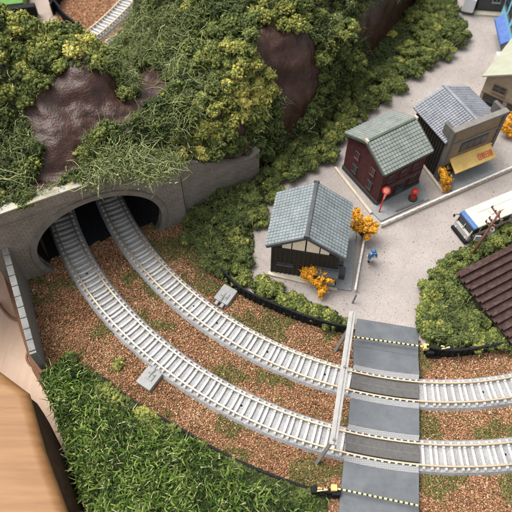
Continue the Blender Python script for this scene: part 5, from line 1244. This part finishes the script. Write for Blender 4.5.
autumn_tree(318, 289, [(306, 272, 1.1, .22), (314, 271, 1.3, .24), (322, 277, 1.2, .26), (330, 280, 1.1, .22), (319, 284, .9, .28), (323, 290, .7, .22), (310, 279, 1.0, .22), (304, 276, 1.0, .14), (321, 295, .5, .10)], 'orange autumn tree in front of the timber house wall')
autumn_tree(444, 189, [(442, 170, 1.2, .16), (445, 175, 1.1, .22), (447, 181, .8, .22), (443, 180, .9, .16), (446, 188, .45, .18)], 'small orange tree at the left corner of the yellow awning shop')
autumn_tree(511, 134, [(506, 124, 1.0, .28), (512, 118, 1.1, .28), (504, 130, .7, .2), (512, 128, .9, .28), (510, 134, .5, .2)], 'orange tree at the right picture edge before the beige house')

# ------------------------------------------------------------------ near left: tan board and cable; top left: bits behind the mountain
T0 = [at(*p, 2.2) for p in [(-10, 362), (28, 392), (45, 452), (70, 520)]]
pl = [(T0[0].x - 1.0, T0[0].y + .6), (T0[1].x, T0[1].y), (T0[2].x, T0[2].y), (T0[3].x, T0[3].y), (-6.2, 1.0), (-22, 1.0), (-22, 14)]
mb = MB(); mb.prism(pl[::-1], 1.5, 2.4)
o = mb.build('wooden_board', M['board'], smooth=True); bv = o.modifiers.new('round', 'BEVEL'); bv.width = .44; bv.segments = 8; bv.limit_method = 'ANGLE'; bv.angle_limit = R(40)
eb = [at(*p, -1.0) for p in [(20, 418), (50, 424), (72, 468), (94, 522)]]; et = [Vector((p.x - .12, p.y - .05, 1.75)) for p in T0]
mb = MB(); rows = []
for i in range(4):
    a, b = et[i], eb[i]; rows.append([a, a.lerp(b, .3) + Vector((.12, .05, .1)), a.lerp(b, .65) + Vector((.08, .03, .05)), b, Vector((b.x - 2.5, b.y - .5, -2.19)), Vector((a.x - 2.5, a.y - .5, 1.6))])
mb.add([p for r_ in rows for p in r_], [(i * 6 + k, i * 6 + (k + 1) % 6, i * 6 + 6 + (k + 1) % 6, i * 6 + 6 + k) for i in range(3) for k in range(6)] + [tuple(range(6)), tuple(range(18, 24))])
mb.build('shade_painted_side', M['boardshade'], o, smooth=True)  # slanted board side, its shade and shadow band put into the dark colour
tag(o, 'thick rounded tan wooden board leaning in at the bottom left corner', 'board')
mb = MB(); mb.tube(smooth_line([at(-4, 300, -2.0), at(8, 316, -1.9), at(16, 320, -1.8), at(22, 318, -1.7), at(26, 324, -1.6)]), .09, 8); o = mb.build('cable', M['cable'], smooth=True); tag(o, 'thin brown cable looping under the left retaining wall, upper of two', 'cable')
mb = MB(); mb.tube(smooth_line([at(36, 350, -1.6), at(28, 350, -1.5), at(26, 360, -1.5), at(33, 368, -1.6), at(43, 364, -1.8)]), .07, 8); o = mb.build('cable', M['cable'], smooth=True); tag(o, 'small brown cable loop by the near end of the left retaining wall', 'cable')
a = at(30, -14); b = at(64, -14); c = at(56, 22); d = at(30, 30)
mb = MB(); mb.prism([(d.x, d.y), (c.x, c.y), (b.x, b.y), (a.x, a.y)], .01, .05); tag(mb.build('paper_sheet', M['paper']), 'plain beige paper sheet behind the mountain, top left', 'paper')
p0 = at(0, 14, 1.0)
t = thing('plastic_case', 'black case with a bright green lid at the top left corner', 'case', (at(-6, 24).x, at(-6, 24).y, 0), R(11))
mb = MB(); mb.box(-4, 3.2, 0, .5, 0, 1.0, b=.05); mb.build('case_body', M['black'], t)
mb = MB(); mb.box(-4, 2.4, .51, 3.2, 0, 1.1, b=.05); mb.build('case_lid', M['greenpl'], t)
print('done')
